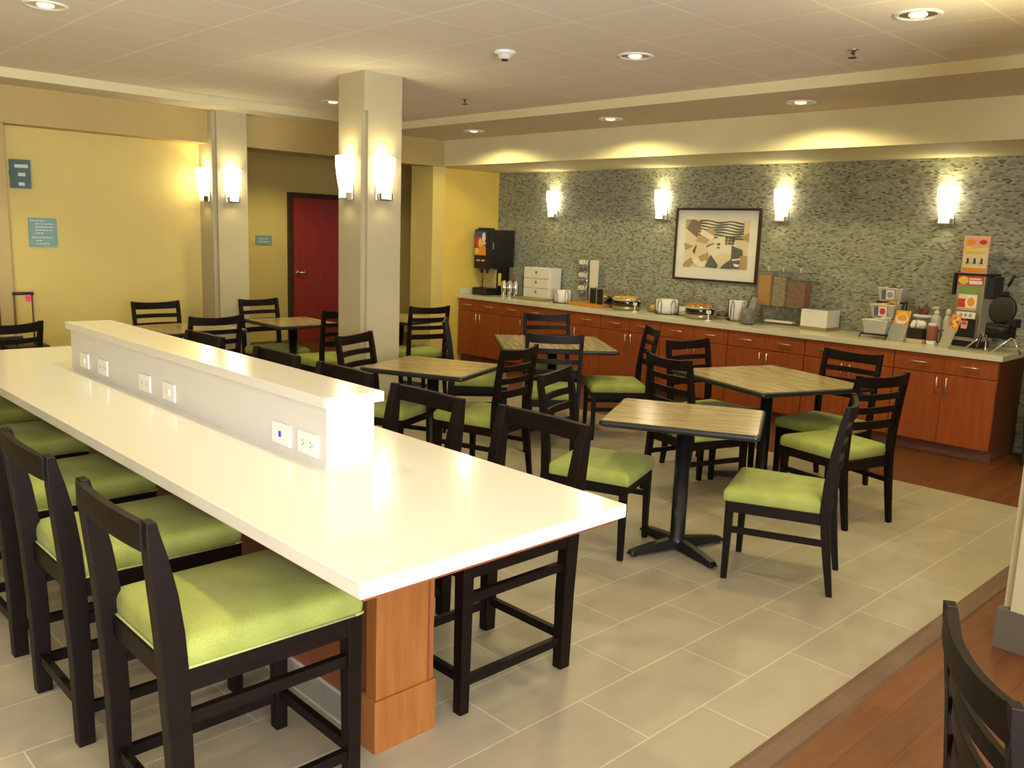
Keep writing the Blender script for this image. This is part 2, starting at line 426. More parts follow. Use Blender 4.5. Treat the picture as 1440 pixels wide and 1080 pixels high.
downlight(-7.15, 4.53, ZC, 'round recessed downlight in the ceiling tiles just left of the middle column', DL)
downlight(-7.19, 6.29, ZR, 'small downlight in the lower ceiling border, furthest left', DL * .8)
downlight(-5.31, 6.29, ZR, 'small downlight in the lower ceiling border, middle of three', DL * .8)
downlight(-3.447, 6.294, ZR, 'small downlight in the lower ceiling border, furthest right', DL * .8)
for x, y in ((-3.64, 1.6), (-1.9, 1.6), (-5.38, -1.2), (-3.64, -1.2), (-1.9, -1.2), (-.2, 1.6), (-.2, -1.2), (-.2, 4.54), (-7.15, 1.6)):
    spot(x, y, ZC - .03, DL * (.6 if (y > 1 and x > -2) else 1))
spot(-1.6, 6.29, ZR - .03, DL * .8); spot(.4, 6.29, ZR - .03, DL * .8)
spot(-10.0, 6.0, 2.58, 60, 150); spot(-9.8, 8.6, 2.58, 12, 150)
bm = B(); lathe(bm, [(.07, 0), (.072, -.012), (.062, -.02), (.045, -.024), (.035, -.045), (.015, -.05)], n=28, capt=True)
t = thing('smoke_detector', 'round white smoke detector on the ceiling tiles', 'smoke detector', (-4.215, 3.93, ZC))
obj('body', bm, M_white, t, smooth=True)
obj('sensor', lathe(B(), [(.022, -.045), (.02, -.058), (.008, -.06)], n=16, capt=True), M_blackp, t, smooth=True)
for x, y, l in ((-5.953, 5.098, 'small fire sprinkler head on the ceiling right of the middle column'), (-2.501, 5.126, 'dark fire sprinkler head on the ceiling near the top right downlight')):
    t = thing('sprinkler_head', l, 'sprinkler', (x, y, ZC), 0, 'ceiling sprinkler heads')
    obj('escutcheon', lathe(B(), [(.035, 0), (.033, -.006), (.012, -.008), (.010, -.03)], n=18, capt=True), M_steel, t, smooth=True)
    obj('deflector', lathe(B(), [(.016, -.042), (.024, -.044), (.024, -.047)], n=12, capt=True), M_blackp, t)
    obj('frame_arm', tube(B(), [(.01, 0, -.03), (.012, 0, -.04), (0, 0, -.046)], .003), M_blackp, t)

# ------------------------------------------------------------------ bar table
bt = thing('communal_bar_table', 'long white quartz communal bar table with a raised beige power riser', 'bar table', (-3.6, 1.5, 0))
P = lambda b, x0, x1, y0, y1, z0, z1: box(b, x0 + 3.6, x1 + 3.6, y0 - 1.5, y1 - 1.5, z0, z1)
obj('countertop', P(B(), -5.70, -1.53, 1.04, 1.98, .83, .87), M_slab, bt, bevel=.003)
obj('sub_top', P(B(), -5.68, -1.55, 1.06, 1.96, .815, .83), M_barside, bt)
obj('base_panel', P(B(), -5.40, -2.14, 1.50, 1.69, 0, .815), M_barside, bt)
bm = P(B(), -2.14, -2.085, 1.478, 1.708, .17, .815); 
obj('end_panel', bm, M_bar, bt, bevel=.002)
obj('end_bead', P(B(), -2.087, -2.080, 1.682, 1.690, .17, .815), M_barside, bt)
obj('plinth', P(B(), -2.16, -2.075, 1.467, 1.713, 0, .18), M_bar, bt, bevel=.002)
bm = B(); 
for k in range(6):
    x1 = -2.165 - (k * .61); x0 = max(x1 - .605, -5.39)
    P(bm, x0, x1, 1.488, 1.50, 0, .10); P(bm, x0, x1, 1.69, 1.702, 0, .10)
obj('tile_skirting', bm, M_basetile, bt)
bm = B(); P(bm, -5.39, -2.165, 1.4885, 1.499, .10, .104); P(bm, -5.39, -2.165, 1.484, 1.4885, 0, .004)
for k in range(6): P(bm, -2.165 - k * .61 - .61, -2.165 - k * .61 - .605, 1.4875, 1.4995, 0, .10) if k < 5 else None
obj('grout_line', bm, M_grout, bt)
rs = obj('riser', P(B(), -4.85, -2.375, 1.48, 1.665, .87, 1.078), paint('riser_paint', (.64, .625, .58), .5, vary=.02), bt)
obj('riser_cap', P(B(), -4.865, -2.352, 1.458, 1.69, 1.078, 1.112), M_slab, rs, bevel=.002)
def outlet(x, kind):
    o = obj('outlet_plate', box(B(), x + 3.6 - .062, x + 3.6 + .062, -.027, -.020, .897, .973), M_white, bt, bevel=.003)
    o['label'] = 'white outlet plate on the riser'
    bm = B()
    if kind == 'duplex':
        for s in (-1, 1):
            cx = x + 3.6 + s * .026
            box(bm, cx - .004, cx - .0, -.0285, -.0265, .925, .930); box(bm, cx - .004, cx, -.0285, -.0265, .940, .945); box(bm, cx + .006, cx + .010, -.0285, -.0265, .932, .938)
        obj('socket_slots', bm, M_greyp, o)
    elif kind == 'data':
        obj('data_port', box(bm, x + 3.6 - .008, x + 3.6 + .006, -.030, -.0265, .925, .945), flat('blue_port', (.05, .06, .5)), o)
    else:
        obj('switch', box(bm, x + 3.6 - .012, x + 3.6 + .012, -.031, -.0265, .922, .948), M_cream, o)
for x, k in ((-4.645, 'switch'), (-4.385, 'duplex'), (-3.865, 'duplex'), (-3.605, 'switch'), (-2.66, 'data'), (-2.485, 'duplex')): outlet(x, k)

# ------------------------------------------------------------------ cushions, stools and chairs
def cushion(wb, wf, y0, y1, z0, ze, crown, r=.03):
    """trapezoid cushion: half widths wb (back), wf (front)"""
    bm = B(); d = (y1 - y0) / 2; yc = (y0 + y1) / 2; secs = []
    prof = [(.975, z0), (.99, z0 + .006), (1.0, z0 + (ze - z0) * .4), (.995, z0 + (ze - z0) * .72), (.975, ze - .006), (.945, ze + crown * .12), (.88, ze + crown * .42), (.75, ze + crown * .7), (.5, ze + crown * .9), (.25, ze + crown), (.02, ze + crown)]
    for s, z in prof:
        ring = []
        for x, y in rrect(1, d, r * (1 if s > .6 else .5), 5):
            ww = wb + (wf - wb) * (y + d) / (2 * d)
            ring.append((x * ww * s, yc + y * s, z))
        secs.append(ring)
    loft(bm, secs, cap=True); return bm
def sweepbox(bm, secs):
    """secs: (z, xc, yc, w, d)"""
    loft(bm, [[(x - w / 2, y - d / 2, z), (x + w / 2, y - d / 2, z), (x + w / 2, y + d / 2, z), (x - w / 2, y + d / 2, z)] for z, x, y, w, d in secs]); return bm

def make_stool():
    t = thing('counter_stool', '', 'bar stool')
    for s in (-1, 1):
        obj('leg', sweepbox(B(), [(0, s * .213, .572, .040, .040), (.552, s * .212, .571, .048, .048)]), M_dark, t, bevel=.003)
        o = obj('leg', sweepbox(B(), [(0, s * .213, .062, .044, .050), (.30, s * .213, .060, .048, .058), (.55, s * .215, .050, .048, .064), (.66, s * .217, .042, .048, .064), (.76, s * .220, .030, .046, .060), (.86, s * .222, .014, .044, .048), (.92, s * .223, .004, .042, .034), (.955, s * .224, .0, .042, .024)]), M_dark, t, bevel=.003)
    bm = B(); box(bm, -.20, .20, .566, .590, .495, .552); box(bm, -.20, .20, .05, .075, .495, .552)
    for s in (-1, 1): box(bm, s * .222 - .012, s * .222 + .012, .07, .56, .495, .552)
    obj('seat_frame', bm, M_dark, t)
    st = obj('seat', cushion(.228, .236, .062, .60, .553, .622, .024), M_green, t, smooth=True)
    bm = B(); yc = .331
    ring = [((.227 + .009 * (y + .269) / .538) * x * 1.0, yc + y, .556) for x, y in rrect(1, .270, .03, 3)]
    tube(bm, ring + ring[:1], .004, 5); obj('piping', bm, paint('piping_green', (.42, .47, .16), .6), st, smooth=True)
    bm = B(); secs = []
    for k in range(9):
        x = -.222 + .444 * k / 8; y = -.008 - .012 * (1 - (x / .222) ** 2)
        secs.append([(x, y - .012, .882), (x, y + .012, .882), (x, y + .012, .950), (x, y - .012, .952)])
    loft(bm, secs); obj('back_rail', bm, M_dark, t, bevel=.002)
    for s in (-1, 1):
        obj('stretcher', bar(B(), (s * .213, .08, .417), (s * .213, .56, .417), .022, .034), M_dark, t)
        obj('stretcher', bar(B(), (s * .213, .08, .115), (s * .213, .56, .115), .022, .034), M_dark, t)
    obj('stretcher', bar(B(), (-.20, .572, .13), (.20, .572, .13), .022, .034), M_dark, t)
    obj('stretcher', bar(B(), (-.20, .060, .13), (.20, .060, .13), .022, .034), M_dark, t)
    return t
def post_y(z):
    T = ((0, 0.0), (.15, .022), (.3, .042), (.42, .052), (.55, .048), (.7, .032), (.82, .014), (.92, -.004))
    for (a, ya), (b, yb) in zip(T, T[1:]):
        if z <= b: return ya + (yb - ya) * (z - a) / (b - a)
    return T[-1][1]
def make_chair():
    t = thing('dining_chair', '', 'chair')
    for s in (-1, 1):
        obj('leg', sweepbox(B(), [(0, s * .208, .495, .028, .028), (.40, s * .205, .492, .040, .040)]), M_dark, t, bevel=.002)
        secs = []
        for z, d in ((0, .028), (.08, .032), (.15, .036), (.3, .043), (.42, .048), (.55, .046), (.7, .040), (.82, .034), (.89, .028), (.922, .022)):
            secs.append((z, s * (.192 + .014 * z / .92), post_y(z), .030, d))
        obj('leg', sweepbox(B(), secs), M_dark, t, bevel=.002)
    bm = B(); box(bm, -.19, .19, .48, .505, .345, .40); box(bm, -.18, .18, .042, .064, .345, .40)
    for s in (-1, 1): bar(bm, (s * .197, .06, .3725), (s * .205, .49, .3725), .022, .055)
    obj('seat_frame', bm, M_dark, t)
    obj('seat', cushion(.212, .232, .068, .525, .40, .462, .024), M_green, t, smooth=True)
    def rail(z0, z1, dip, nm, th=.020):
        bm = B(); secs = []
        w = .192 + .014 * ((z0 + z1) / 2) / .92 + (.014 if dip else -.01)
        for k in range(13):
            x = -w + 2 * w * k / 12; q = 1 - (x / w) ** 2
            y = post_y(min(.92, (z0 + z1) / 2)) - .026 * q; dz = -dip * q
            secs.append([(x, y - th / 2, z0 + dz * .4), (x, y + th / 2, z0 + dz * .4), (x, y + th / 2 - .004, z1 + dz), (x, y - th / 2, z1 + dz)])
        loft(bm, secs); obj(nm, bm, M_dark, t, bevel=.0015)
    rail(.852, .922, .016, 'top_rail', .024)
    rail(.770, .806, 0, 'slat'); rail(.688, .726, 0, 'slat'); rail(.594, .642, 0, 'slat')
    for s in (-1, 1): obj('stretcher', bar(B(), (s * .196, .04, .255), (s * .206, .49, .255), .016, .030), M_dark, t)
    return t

def place(o, x, y, fdeg, label, group):
    """fdeg: heading the seat faces, world degrees"""
    o.location = (x, y, 0); o.rotation_euler = (0, 0, R(fdeg - 90)); o['label'] = label; o['group'] = group
S0 = make_stool(); used = [False]
stools = [(-2.205, .752, 90, 'green counter stool nearest the camera, at the near corner of the white bar table'),
    (-2.945, .752, 90, 'second counter stool from the camera on the near side of the white bar table'),
    (-3.70, .76, 91, 'third counter stool from the camera on the near side of the white bar table'),
    (-4.53, .77, 89, 'fourth counter stool from the camera, near side, only its seat edge in view'),
    (-5.33, .83, 90, 'last counter stool on the near side, a sliver under the far bar end'),
    (-2.302, 2.411, 270, 'counter stool tucked under the right end of the white bar, far side'),
    (-2.957, 2.352, 271, 'counter stool on the far side of the bar, just right of the riser end'),
    (-3.69, 2.405, 270, 'counter stool on the far side, its back showing past the riser near end'),
    (-4.38, 2.407, 270, 'counter stool on the far side, its back showing over the middle of the riser'),
    (-5.285, 2.405, 272, 'furthest counter stool, its back top over the riser below the far left tables')]
for i, (x, y, a, l) in enumerate(stools):
    o = S0 if i == 0 else copy_tree(S0)
    place(o, x, y, a, l, 'green counter stools along the near side of the bar table' if i < 5 else 'green counter stools along the far side of the bar table')
K0 = make_chair()
chairs = [(-1.795, 4.007, 201.5, 'slatted dining chair at the right of the front striped table, turned side on'),
    (-3.19, 3.43, 20, 'slatted dining chair at the left of the front striped table, beside the bar end'),
    (-2.07, 5.01, 165, 'dining chair right of the big square table, overlapping the side-on chair'),
    (-2.67, 5.91, 265, 'dining chair at the back right of the big square table, before the right cabinets'),
    (-3.69, 5.395, -9, 'dining chair at the back left of the big square table, back above its edge'),
    (-3.21, 4.494, 74, 'dining chair behind the front striped table, its back toward the camera'),
    (-4.354, 5.833, 230, 'dining chair at the right end of the middle back table, turned side on'),
    (-5.616, 5.884, -36, 'dining chair behind the middle back table, against the cabinets'),
    (-4.423, 4.729, 135, 'dining chair in front of the middle back table, its back facing the camera'),
    (-3.994, 3.944, 194, 'dining chair at the right of the table beside the middle column'),
    (-5.09, 3.40, 23, 'dining chair between the middle column and the table beside it'),
    (-5.56, 4.62, 50, 'dining chair seen edge on behind the column-side table, its back near the pier'),
    (-6.646, 5.307, 170, 'dining chair just right of the middle column, facing the table behind the column'),
    (-6.62, 4.31, 180, 'dining chair half hidden by the left edge of the middle column'),
    (-7.97, 4.19, 5, 'dining chair left of the table in front of the red door'),
    (-7.99, 3.177, 0, 'dining chair between the yellow wall and the far left table'),
    (-6.58, 3.09, 180, 'dining chair in front of the far left table, its back toward the bar riser'),
    (-6.67, 1.655, 194, 'dining chair at the left edge of the picture beyond the bar end'),
    (-.463, 1.69, 33, 'dining chair back at the bottom right corner on the wood floor')]
for i, (x, y, a, l) in enumerate(chairs):
    o = K0 if i == 0 else copy_tree(K0)
    place(o, x, y, a, l, 'slat back dining chairs with green seats')

# ------------------------------------------------------------------ pedestal tables
def ped_table(x, y, L, W, ang, arm, label):
    t = thing('pedestal_table', label, 'table', (x, y, 0), R(ang), 'striped laminate pedestal tables')
    w, d = L / 2, W / 2
    bm = B(); secs = []
    for s, z in ((-.014, .706), (-.003, .712), (0, .722), (-.002, .733), (-.008, .7385)):
        secs.append([(px, py, z) for px, py in rrect(w + s, d + s, .025, 4)])
    loft(bm, secs); obj('table_edge', bm, M_blackp, t, smooth=False)
    obj('tabletop', poly(B(), rrect(w - .016, d - .016, .012, 3), .7380, .0025), M_lam, t)
    obj('column', lathe(B(), [(.052, .03), (.052, .07), (.040, .075), (.040, .69)], n=24, capt=True), M_black, t, smooth=True)
    obj('top_plate', box(B(), -.14, .14, -.14, .14, .690, .706), M_black, t)
    for k in range(4):
        a = PI / 4 + k * PI / 2; c, s = math.cos(a), math.sin(a)
        bm = B(); secs = []
        for r_, zt, hw in ((.0, .072, .030), (.12, .062, .028), (arm * .8, .045, .026), (arm * .96, .034, .026), (arm, .018, .026)):
            zb = .012 if r_ > .1 else .02
            secs.append([(c * r_ - s * hw, s * r_ + c * hw, zb), (c * r_ + s * hw, s * r_ - c * hw, zb), (c * r_ + s * hw * .7, s * r_ - c * hw * .7, zt), (c * r_ - s * hw * .7, s * r_ + c * hw * .7, zt)])
        loft(bm, secs); f = obj('foot', bm, M_black, t, bevel=.004)
        obj('glide', lathe(B(), [(.016, 0), (.016, .014)], c * arm * .9, s * arm * .9, 12, capt=True), M_blackp, f)
    return t
ped_table(-2.567, 3.778, .79, .69, 28, .31, 'front striped pedestal table with a black edge, nearest the camera')
ped_table(-2.98, 5.34, .985, .93, -19.6, .36, 'big square striped pedestal table turned corner on, near the buffet')
ped_table(-5.06, 5.39, 1.0, .95, -38, .36, 'striped pedestal table in the middle back, before the cabinets')
ped_table(-4.578, 3.695, .76, .68, 24, .31, 'striped pedestal table just right of the middle column')
ped_table(-7.44, 4.27, .72, .65, -2, .30, 'small striped pedestal table in front of the red door')
ped_table(-7.38, 3.21, .72, .74, 5, .30, 'striped pedestal table at the far left by the yellow wall')
ped_table(-7.70, 1.52, .72, .74, 4, .30, 'striped pedestal table cut by the left edge of the picture')
ped_table(-7.33, 5.46, .76, .68, 12, .30, 'striped pedestal table mostly hidden behind the middle column')

# ------------------------------------------------------------------ buffet cabinets and worktop
def make_cab():
    t = thing('base_cabinet', '', 'cabinet')      # origin: front left bottom, x 0..W, y 0 (front) .. .62
    W = .795
    bm = B(); box(bm, .001, W - .001, .02, .62, .10, .815)
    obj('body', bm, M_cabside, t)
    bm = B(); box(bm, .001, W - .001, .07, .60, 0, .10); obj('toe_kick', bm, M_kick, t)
    for s in (0, 1):
        x0 = .004 + s * W / 2 - s * .0025; x1 = x0 + W / 2 - .0055
        d = obj('drawer', box(B(), x0, x1, 0, .019, .668, .808), M_cab, t, bevel=.0012)
        cx = (x0 + x1) / 2
        bm = B(); tube(bm, [(cx - .07, -.022, .742), (cx + .07, -.022, .742)], .0055)
        for q in (-.055, .055): tube(bm, [(cx + q, -.022, .742), (cx + q, .004, .742)], .004)
        obj('handle', bm, M_nickel, d, smooth=True)
        d = obj('door', box(B(), x0, x1, 0, .019, .106, .662), M_cab, t, bevel=.0012)
        hx = x1 - .035 if s == 0 else x0 + .035
        bm = B(); tube(bm, [(hx, -.022, .505), (hx, -.022, .64)], .0055)
        for q in (.52, .625): tube(bm, [(hx, -.022, q), (hx, .004, q)], .004)
        obj('handle', bm, M_nickel, d, smooth=True)
    return t
cl = ['furthest left, under the juice dispenser', 'second from the left, under the bakery case', 'third from the left, under the toaster',
      'fourth from the left, behind the side-on back chair', 'fifth from the left, under the second chafing dish', 'sixth from the left, under the cereal dispenser and white box',
      'second from the right end, under the three tier rack', 'at the right end, under the waffle maker']
cab = make_cab()
for k in range(8):
    o = cab if k == 0 else copy_tree(cab)
    o.location = (-8.482 + k * .795, 7.24, 0); o['label'] = 'cherry wood base cabinet ' + cl[k]; o['group'] = 'cherry base cabinets under the buffet worktop'
wt = thing('buffet_worktop', 'long cream quartz worktop running over all the cherry cabinets', 'worktop', (-8.49, 7.22, .815))
obj('slab', box(B(), 0, 6.39, 0, .68, 0, .045), M_counter, wt, bevel=.003)
obj('backsplash', box(B(), .0, .015, .02, .68, .045, .12), M_counter, wt)
ZT = .8605

# ------------------------------------------------------------------ things on the worktop
def T(name, label, cat, x, y, rz=0, z=ZT, group=None): return thing(name, label, cat, (x, y, z), R(rz), group)
blue = flat('print_blue', (.06, .09, .30)); redp = flat('print_red', (.62, .05, .03)); org = flat('print_orange', (.85, .33, .03))
yel = flat('print_yellow', (.85, .62, .08)); wht = flat('print_white', (.85, .83, .78)); peach = flat('print_peach', (.85, .52, .34))
grn = flat('print_green', (.22, .34, .08)); brn = flat('print_brown', (.16, .07, .03)); pnk = flat('print_pink', (.85, .42, .36)); blk = flat('print_black', (.02, .02, .02))
gry = flat('print_grey', (.34, .35, .33)); crm = flat('print_cream', (.80, .68, .46)); tan = flat('print_tan', (.58, .40, .22)); dgr = flat('print_dark', (.06, .05, .04))
# juice dispenser
t = T('juice_dispenser', 'tall black juice dispenser with a fruit picture on its front', 'drinks dispenser', -8.27, 7.42)
obj('cabinet_body', box(B(), -.14, .14, .0, .44, .33, .82), M_blackp, t, bevel=.012)
obj('rear_column', box(B(), -.14, .14, .16, .44, 0, .34), M_blackp, t, bevel=.01)
obj('lid', box(B(), -.10, .02, .02, .2, .818, .842), M_blackp, t, bevel=.006)
obj('drip_tray', box(B(), -.13, .13, -.03, .16, 0, .09), M_blackp, t, bevel=.012)
obj('splash_panel', box(B(), -.12, .12, .15, .162, .09, .34), flat('beige_splash', (.48, .38, .18)), t)
for s in (-.05, .05): obj('spout', lathe(B(), [(.012, .275), (.02, .29), (.024, .335)], s, .06, 12, capt=True), M_blackp, t)
panel('picture_front', t, (-.13, 0, .50), (.21, 0, 0), (0, 0, .30), [(FULL, blue), (rc(0, 0, 1, .3), org), (el(.35, .55, .33, .24), redp), (el(.5, .5, .18, .2), yel), (el(.75, .28, .25, .14), org), (el(.8, .75, .14, .2), wht), (el(.2, .16, .18, .13), yel), (el(.8, .5, .2, .07), crm)])
bm = B(); 
for s in (-.09, 0): box(bm, s, s + .06, -.004, .001, .425, .445)
obj('button_strip', bm, pnk, t)
obj('side_label', box(B(), .139, .142, .03, .08, .33, .34), M_steel, t)
obj('warning_label', box(B(), .1405, .143, .17, .22, .12, .28), yel, t)
obj('key_lock', box(B(), .139, .146, .06, .075, .58, .66), M_steel, t)
# steel tumblers
for k, (x, y) in enumerate(((-7.91, 7.485), (-7.865, 7.545), (-7.82, 7.605))):
    bm = lathe(B(), [(.030, 0), (.032, .02), (.036, .10), (.036, .17), (.024, .20), (.010, .208)], n=20, capt=True)
    tag(obj('steel_tumbler', bm, M_chrome, smooth=True, loc=(x, y, ZT)), ('shiny steel tumbler beside the juice dispenser, ' + ('nearest the counter edge', 'middle of the three', 'nearest the wall')[k]), 'tumbler', 'steel tumblers by the juice dispenser')
# bakery case
tag(obj('serving_tray', box(B(), -.27, .27, -.09, .08, 0, .022), M_olive, bevel=.006, loc=(-7.46, 7.52, ZT)), 'flat olive serving tray in front of the bakery case', 'tray')
t = T('bakery_case', 'white bakery display case with clear doors and a clear acrylic side', 'display case', -7.56, 7.64)
obj('case_body', box(B(), -.18, .27, .03, .22, .01, .385), M_white, t, bevel=.004)
bm = B(); box(bm, -.42, -.18, .0, .006, .01, .36); box(bm, -.42, -.414, .006, .22, .01, .36); box(bm, -.42, -.18, .22, .226, .01, .55)
for z in (.01, .13, .25, .36): box(bm, -.41, -.18, .006, .22, z, z + .005)
obj('acrylic_side', bm, M_glass, t)
for k in range(3):
    d = obj('drawer_door', box(B(), -.17, .25, .014, .026, .02 + k * .118, .128 + k * .118), M_cream, t, bevel=.003); d['label'] = 'pale drawer front'
    obj('knob', lathe(B(), [(.008, 0), (.010, .02)], .05, .0, 10, capt=True).copy() if 0 else box(B(), .045, .057, -.004, .014, .075 + k * .118, .105 + k * .118), M_greyp, d)
obj('foot', box(B(), -.17, .26, .05, .2, 0, .012), M_greyp, t)
# bowls in wire racks
def bowl_stack(x, y, r, h, label, n=9, tall=False):
    t = T('bowl_stack', label, 'bowls', x, y, 0, group='white bowl stacks in wire racks')
    bm = B()
    lathe(bm, [(r * .78, .008), (r * .92, h * .2), (r, h * .55), (r, h * .97), (r * .93, h), (r * .85, h * .96), (r * .5, h * .8)], n=32, capt=True)
    for k in range(3):
        z = h * (.3 + .22 * k); lathe(bm, [(r * 1.0, z), (r * 1.012, z + .003), (r * 1.0, z + .006)], n=32, capb=False)
    obj('stacked_bowls', bm, M_white, t, smooth=True)
    bm = B()
    tube(bm, [(1.05 * r * math.cos(2 * PI * k / 24), 1.05 * r * math.sin(2 * PI * k / 24), .006) for k in range(25)], .004, 6)
    for a in range(-20, 340, 72):
        c0, s0 = math.cos(R(a - 11)), math.sin(R(a - 11)); c1, s1 = math.cos(R(a + 11)), math.sin(R(a + 11)); cm, sm = math.cos(R(a)), math.sin(R(a)); q = r * 1.05
        tube(bm, [(q * c0, q * s0, .004), (q * c0, q * s0, h * .75), (q * math.cos(R(a - 6)), q * math.sin(R(a - 6)), h * .95), (q * cm, q * sm, h * 1.0), (q * math.cos(R(a + 6)), q * math.sin(R(a + 6)), h * .95), (q * c1, q * s1, h * .75), (q * c1, q * s1, .004)], .0032, 6)
    obj('wire_rack', bm, M_blackp, t, smooth=True)
bowl_stack(-6.95, 7.53, .105, .15, 'small stack of white bowls in a wire rack beside the bakery case')
bowl_stack(-5.50, 7.60, .118, .155, 'wide stack of white plates in a wire rack between the two chafing dishes')
bowl_stack(-4.68, 7.66, .088, .205, 'tall stack of white cups in a wire rack left of the cereal dispenser')
# cutting board, pod tower, toaster
tag(obj('wooden_board', box(B(), -.26, .26, -.15, .15, 0, .035), M_orange, bevel=.004, loc=(-6.53, 7.57, ZT)), 'thick orange wooden board under the toaster', 'board').rotation_euler = (0, 0, R(-12))
t = T('cup_tower', 'wire tower holding cups of wrapped cutlery beside a white panel', 'utensil rack', -6.885, 7.80, z=ZT)
bm = B(); tube(bm, [(.05, .02, 0), (.05, .02, .5)], .006)
for k in range(3): 
    z = .13 + k * .15
    tube(bm, [(.05 * math.cos(2 * PI * j / 14), .05 * math.sin(2 * PI * j / 14), z + .01 * math.sin(j)) for j in range(15)], .004, 6)
    tube(bm, [(.06, .0, z - .06), (0, -.02, z - .05), (-.05, 0, z)], .004, 6)
lathe(bm, [(.06, 0), (.06, .008)], n=20, capt=True)
obj('wire_frame', bm, M_chrome, t, smooth=True)
for k in range(3):
    bm = lathe(B(), [(.030, .07 + k * .15), (.046, .15 + k * .15), (.044, .155 + k * .15), (.02, .14 + k * .15)], n=18, capt=True)
    c = obj('cup', bm, M_greyp, t, smooth=True)
    bm = B()
    for j in range(9):
        a = j * 2.4; q = .012 + .003 * j
        tube(bm, [(q * math.cos(a), q * math.sin(a), .12 + k * .15), (1.5 * q * math.cos(a), 1.5 * q * math.sin(a), .195 + k * .15 + .008 * (j % 3))], [.006, .009], 6)
    obj('cutlery', bm, M_cream, c, smooth=True)
t = T('tall_white_box', 'tall narrow white box standing on a stem left of the toaster', 'box', -6.715, 7.80, -8)
obj('panel_box', box(B(), -.05, .05, -.02, .03, .12, .51), M_cream, t, bevel=.003)
obj('stand', box(B(), -.012, .008, -.01, .01, 0, .13), M_steel, t)
t = T('toaster', 'black toaster with chrome strips standing on the orange wooden board', 'toaster', -6.375, 7.57, -12, z=ZT + .036)
bm = B()
for a, b_ in ((-.13, -.010), (.010, .115)): box(bm, a, b_, -.075, .095, .0, .165)
obj('body', bm, M_blackp, t, bevel=.012)
bm = B()
for a in (-.142, -.008, .118): box(bm, a, a + .016, -.083, .10, .0, .176)
obj('chrome_strip', bm, M_chrome, t, bevel=.003)
bm = B(); box(bm, -.10, -.03, -.04, .06, .164, .1665); box(bm, .03, .095, -.04, .06, .164, .1665); obj('bread_slot', bm, M_greyp, t)
# chafing dishes
def chafer(x, y, r, food, label):
    t = T('chafing_dish', label, 'chafing dish', x, y, group='round steel chafing dishes')
    obj('base_ring', lathe(B(), [(r * .86, 0), (r * .95, .012), (r * .97, .038), (r * .93, .045), (r * .6, .046)], n=36, capt=True), paint('gold_steel_base', (.42, .38, .24), .3, .8), t, smooth=True)
    obj('pan', lathe(B(), [(r * .86, .045), (r * .90, .085), (r, .12), (r * 1.02, .128), (r * .95, .132), (r * .9, .11)], n=36, capt=True), M_chrome, t, smooth=True)
    obj('water_pan', lathe(B(), [(r * .9, .046), (r * .965, .06), (r * .975, .10), (r * .93, .112)], n=36, capb=False), paint('dark_mirror_steel', (.10, .09, .09), .15, 1), t, smooth=True)
    bm = B()
    for k in range(16):
        a = k * 2.4; q = r * .8 * math.sqrt((k + .5) / 16); rr = r * .2
        lathe(bm, [(rr, .108), (rr * .9, .135), (rr * .5, .148), (.004, .15)], q * math.cos(a), q * math.sin(a), 8, capt=True)
    f = obj('food', bm, food, t, smooth=True); f['kind'] = 'stuff'
    bm = B(); secs = []
    for j in range(7):
        a = R(90 * j / 6); secs.append([(r * .99 * math.cos(a) * math.cos(R(-20 + 220 * k / 20)), r * .99 * math.cos(a) * math.sin(R(-20 + 220 * k / 20)), .13 + r * .62 * math.sin(a)) for k in range(21)])
    loft(bm, secs, cap=False, close=False); bmesh.ops.solidify(bm, geom=bm.faces[:], thickness=.003)
    obj('dome_lid', bm, glass('clear_lid', (.4, .38, .3), .16, .05) if 'g' not in _m else _m['g'], t, smooth=True)
    obj('lid_handle', tube(B(), [(-.04, -.02, .13 + r * .6), (-.03, -.04, .13 + r * .68), (.03, -.04, .13 + r * .68), (.04, -.02, .13 + r * .6)], .005), M_chrome, t, smooth=True)
    obj('side_handle', tube(B(), [(r, .02, .11), (r + .03, .01, .11), (r + .03, -.02, .11), (r, -.03, .11)], .006), M_chrome, t, smooth=True)
chafer(-6.03, 7.58, .165, flat('scrambled_egg', (.62, .43, .04)), 'round steel chafing dish of yellow eggs, next to the toaster')
chafer(-5.03, 7.52, .150, flat('orange_potatoes', (.50, .19, .02)), 'round steel chafing dish of orange food, right of the plate stack')
def card_holder(x, y, label):
    t = T('card_stand', label, 'label stand', x, y, -20, group='white label stands on the buffet')
    obj('base', lathe(B(), [(.036, 0), (.03, .01), (.008, .014)], n=18, capt=True), M_white, t, smooth=True)
    obj('stem', box(B(), -.006, .006, -.004, .004, .01, .075), M_white, t)
    obj('card', box(B(), -.035, .035, -.003, .003, .072, .105), M_white, t)
card_holder(-5.77, 7.40, 'small white label stand right of the yellow egg chafing dish')
card_holder(-4.82, 7.36, 'small white label stand right of the orange food chafing dish')
def dome(x, y, r, label, inner):
    t = T('domed_dish', label, 'serving dish', x, y, group='clear domed dishes')
    obj('plate', lathe(B(), [(r * .8, 0), (r, .02), (r * .95, .025)], n=28, capt=True), M_olive, t, smooth=True)
    obj('cover', lathe(B(), [(r * .9, .026), (r * .88, .07), (r * .7, .12), (r * .3, .15), (.01, .155)], n=28, capb=False, capt=True), M_glass, t, smooth=True)
    obj('contents', lathe(B(), [(r * .7, .026), (r * .65, .06), (r * .2, .08)], n=12, capt=True), inner, t, smooth=True)
dome(-5.72, 7.71, .10, 'clear domed dish behind the label stand next to the egg chafing dish', yel)
dome(-4.905, 7.735, .085, 'clear domed dish with dark red contents behind the right chafing dish', flat('dark_jam', (.12, .03, .05)))
t = T('mug_caddy', 'small white mugs in a wire caddy beside the wide plate stack', 'mugs', -5.31, 7.64)
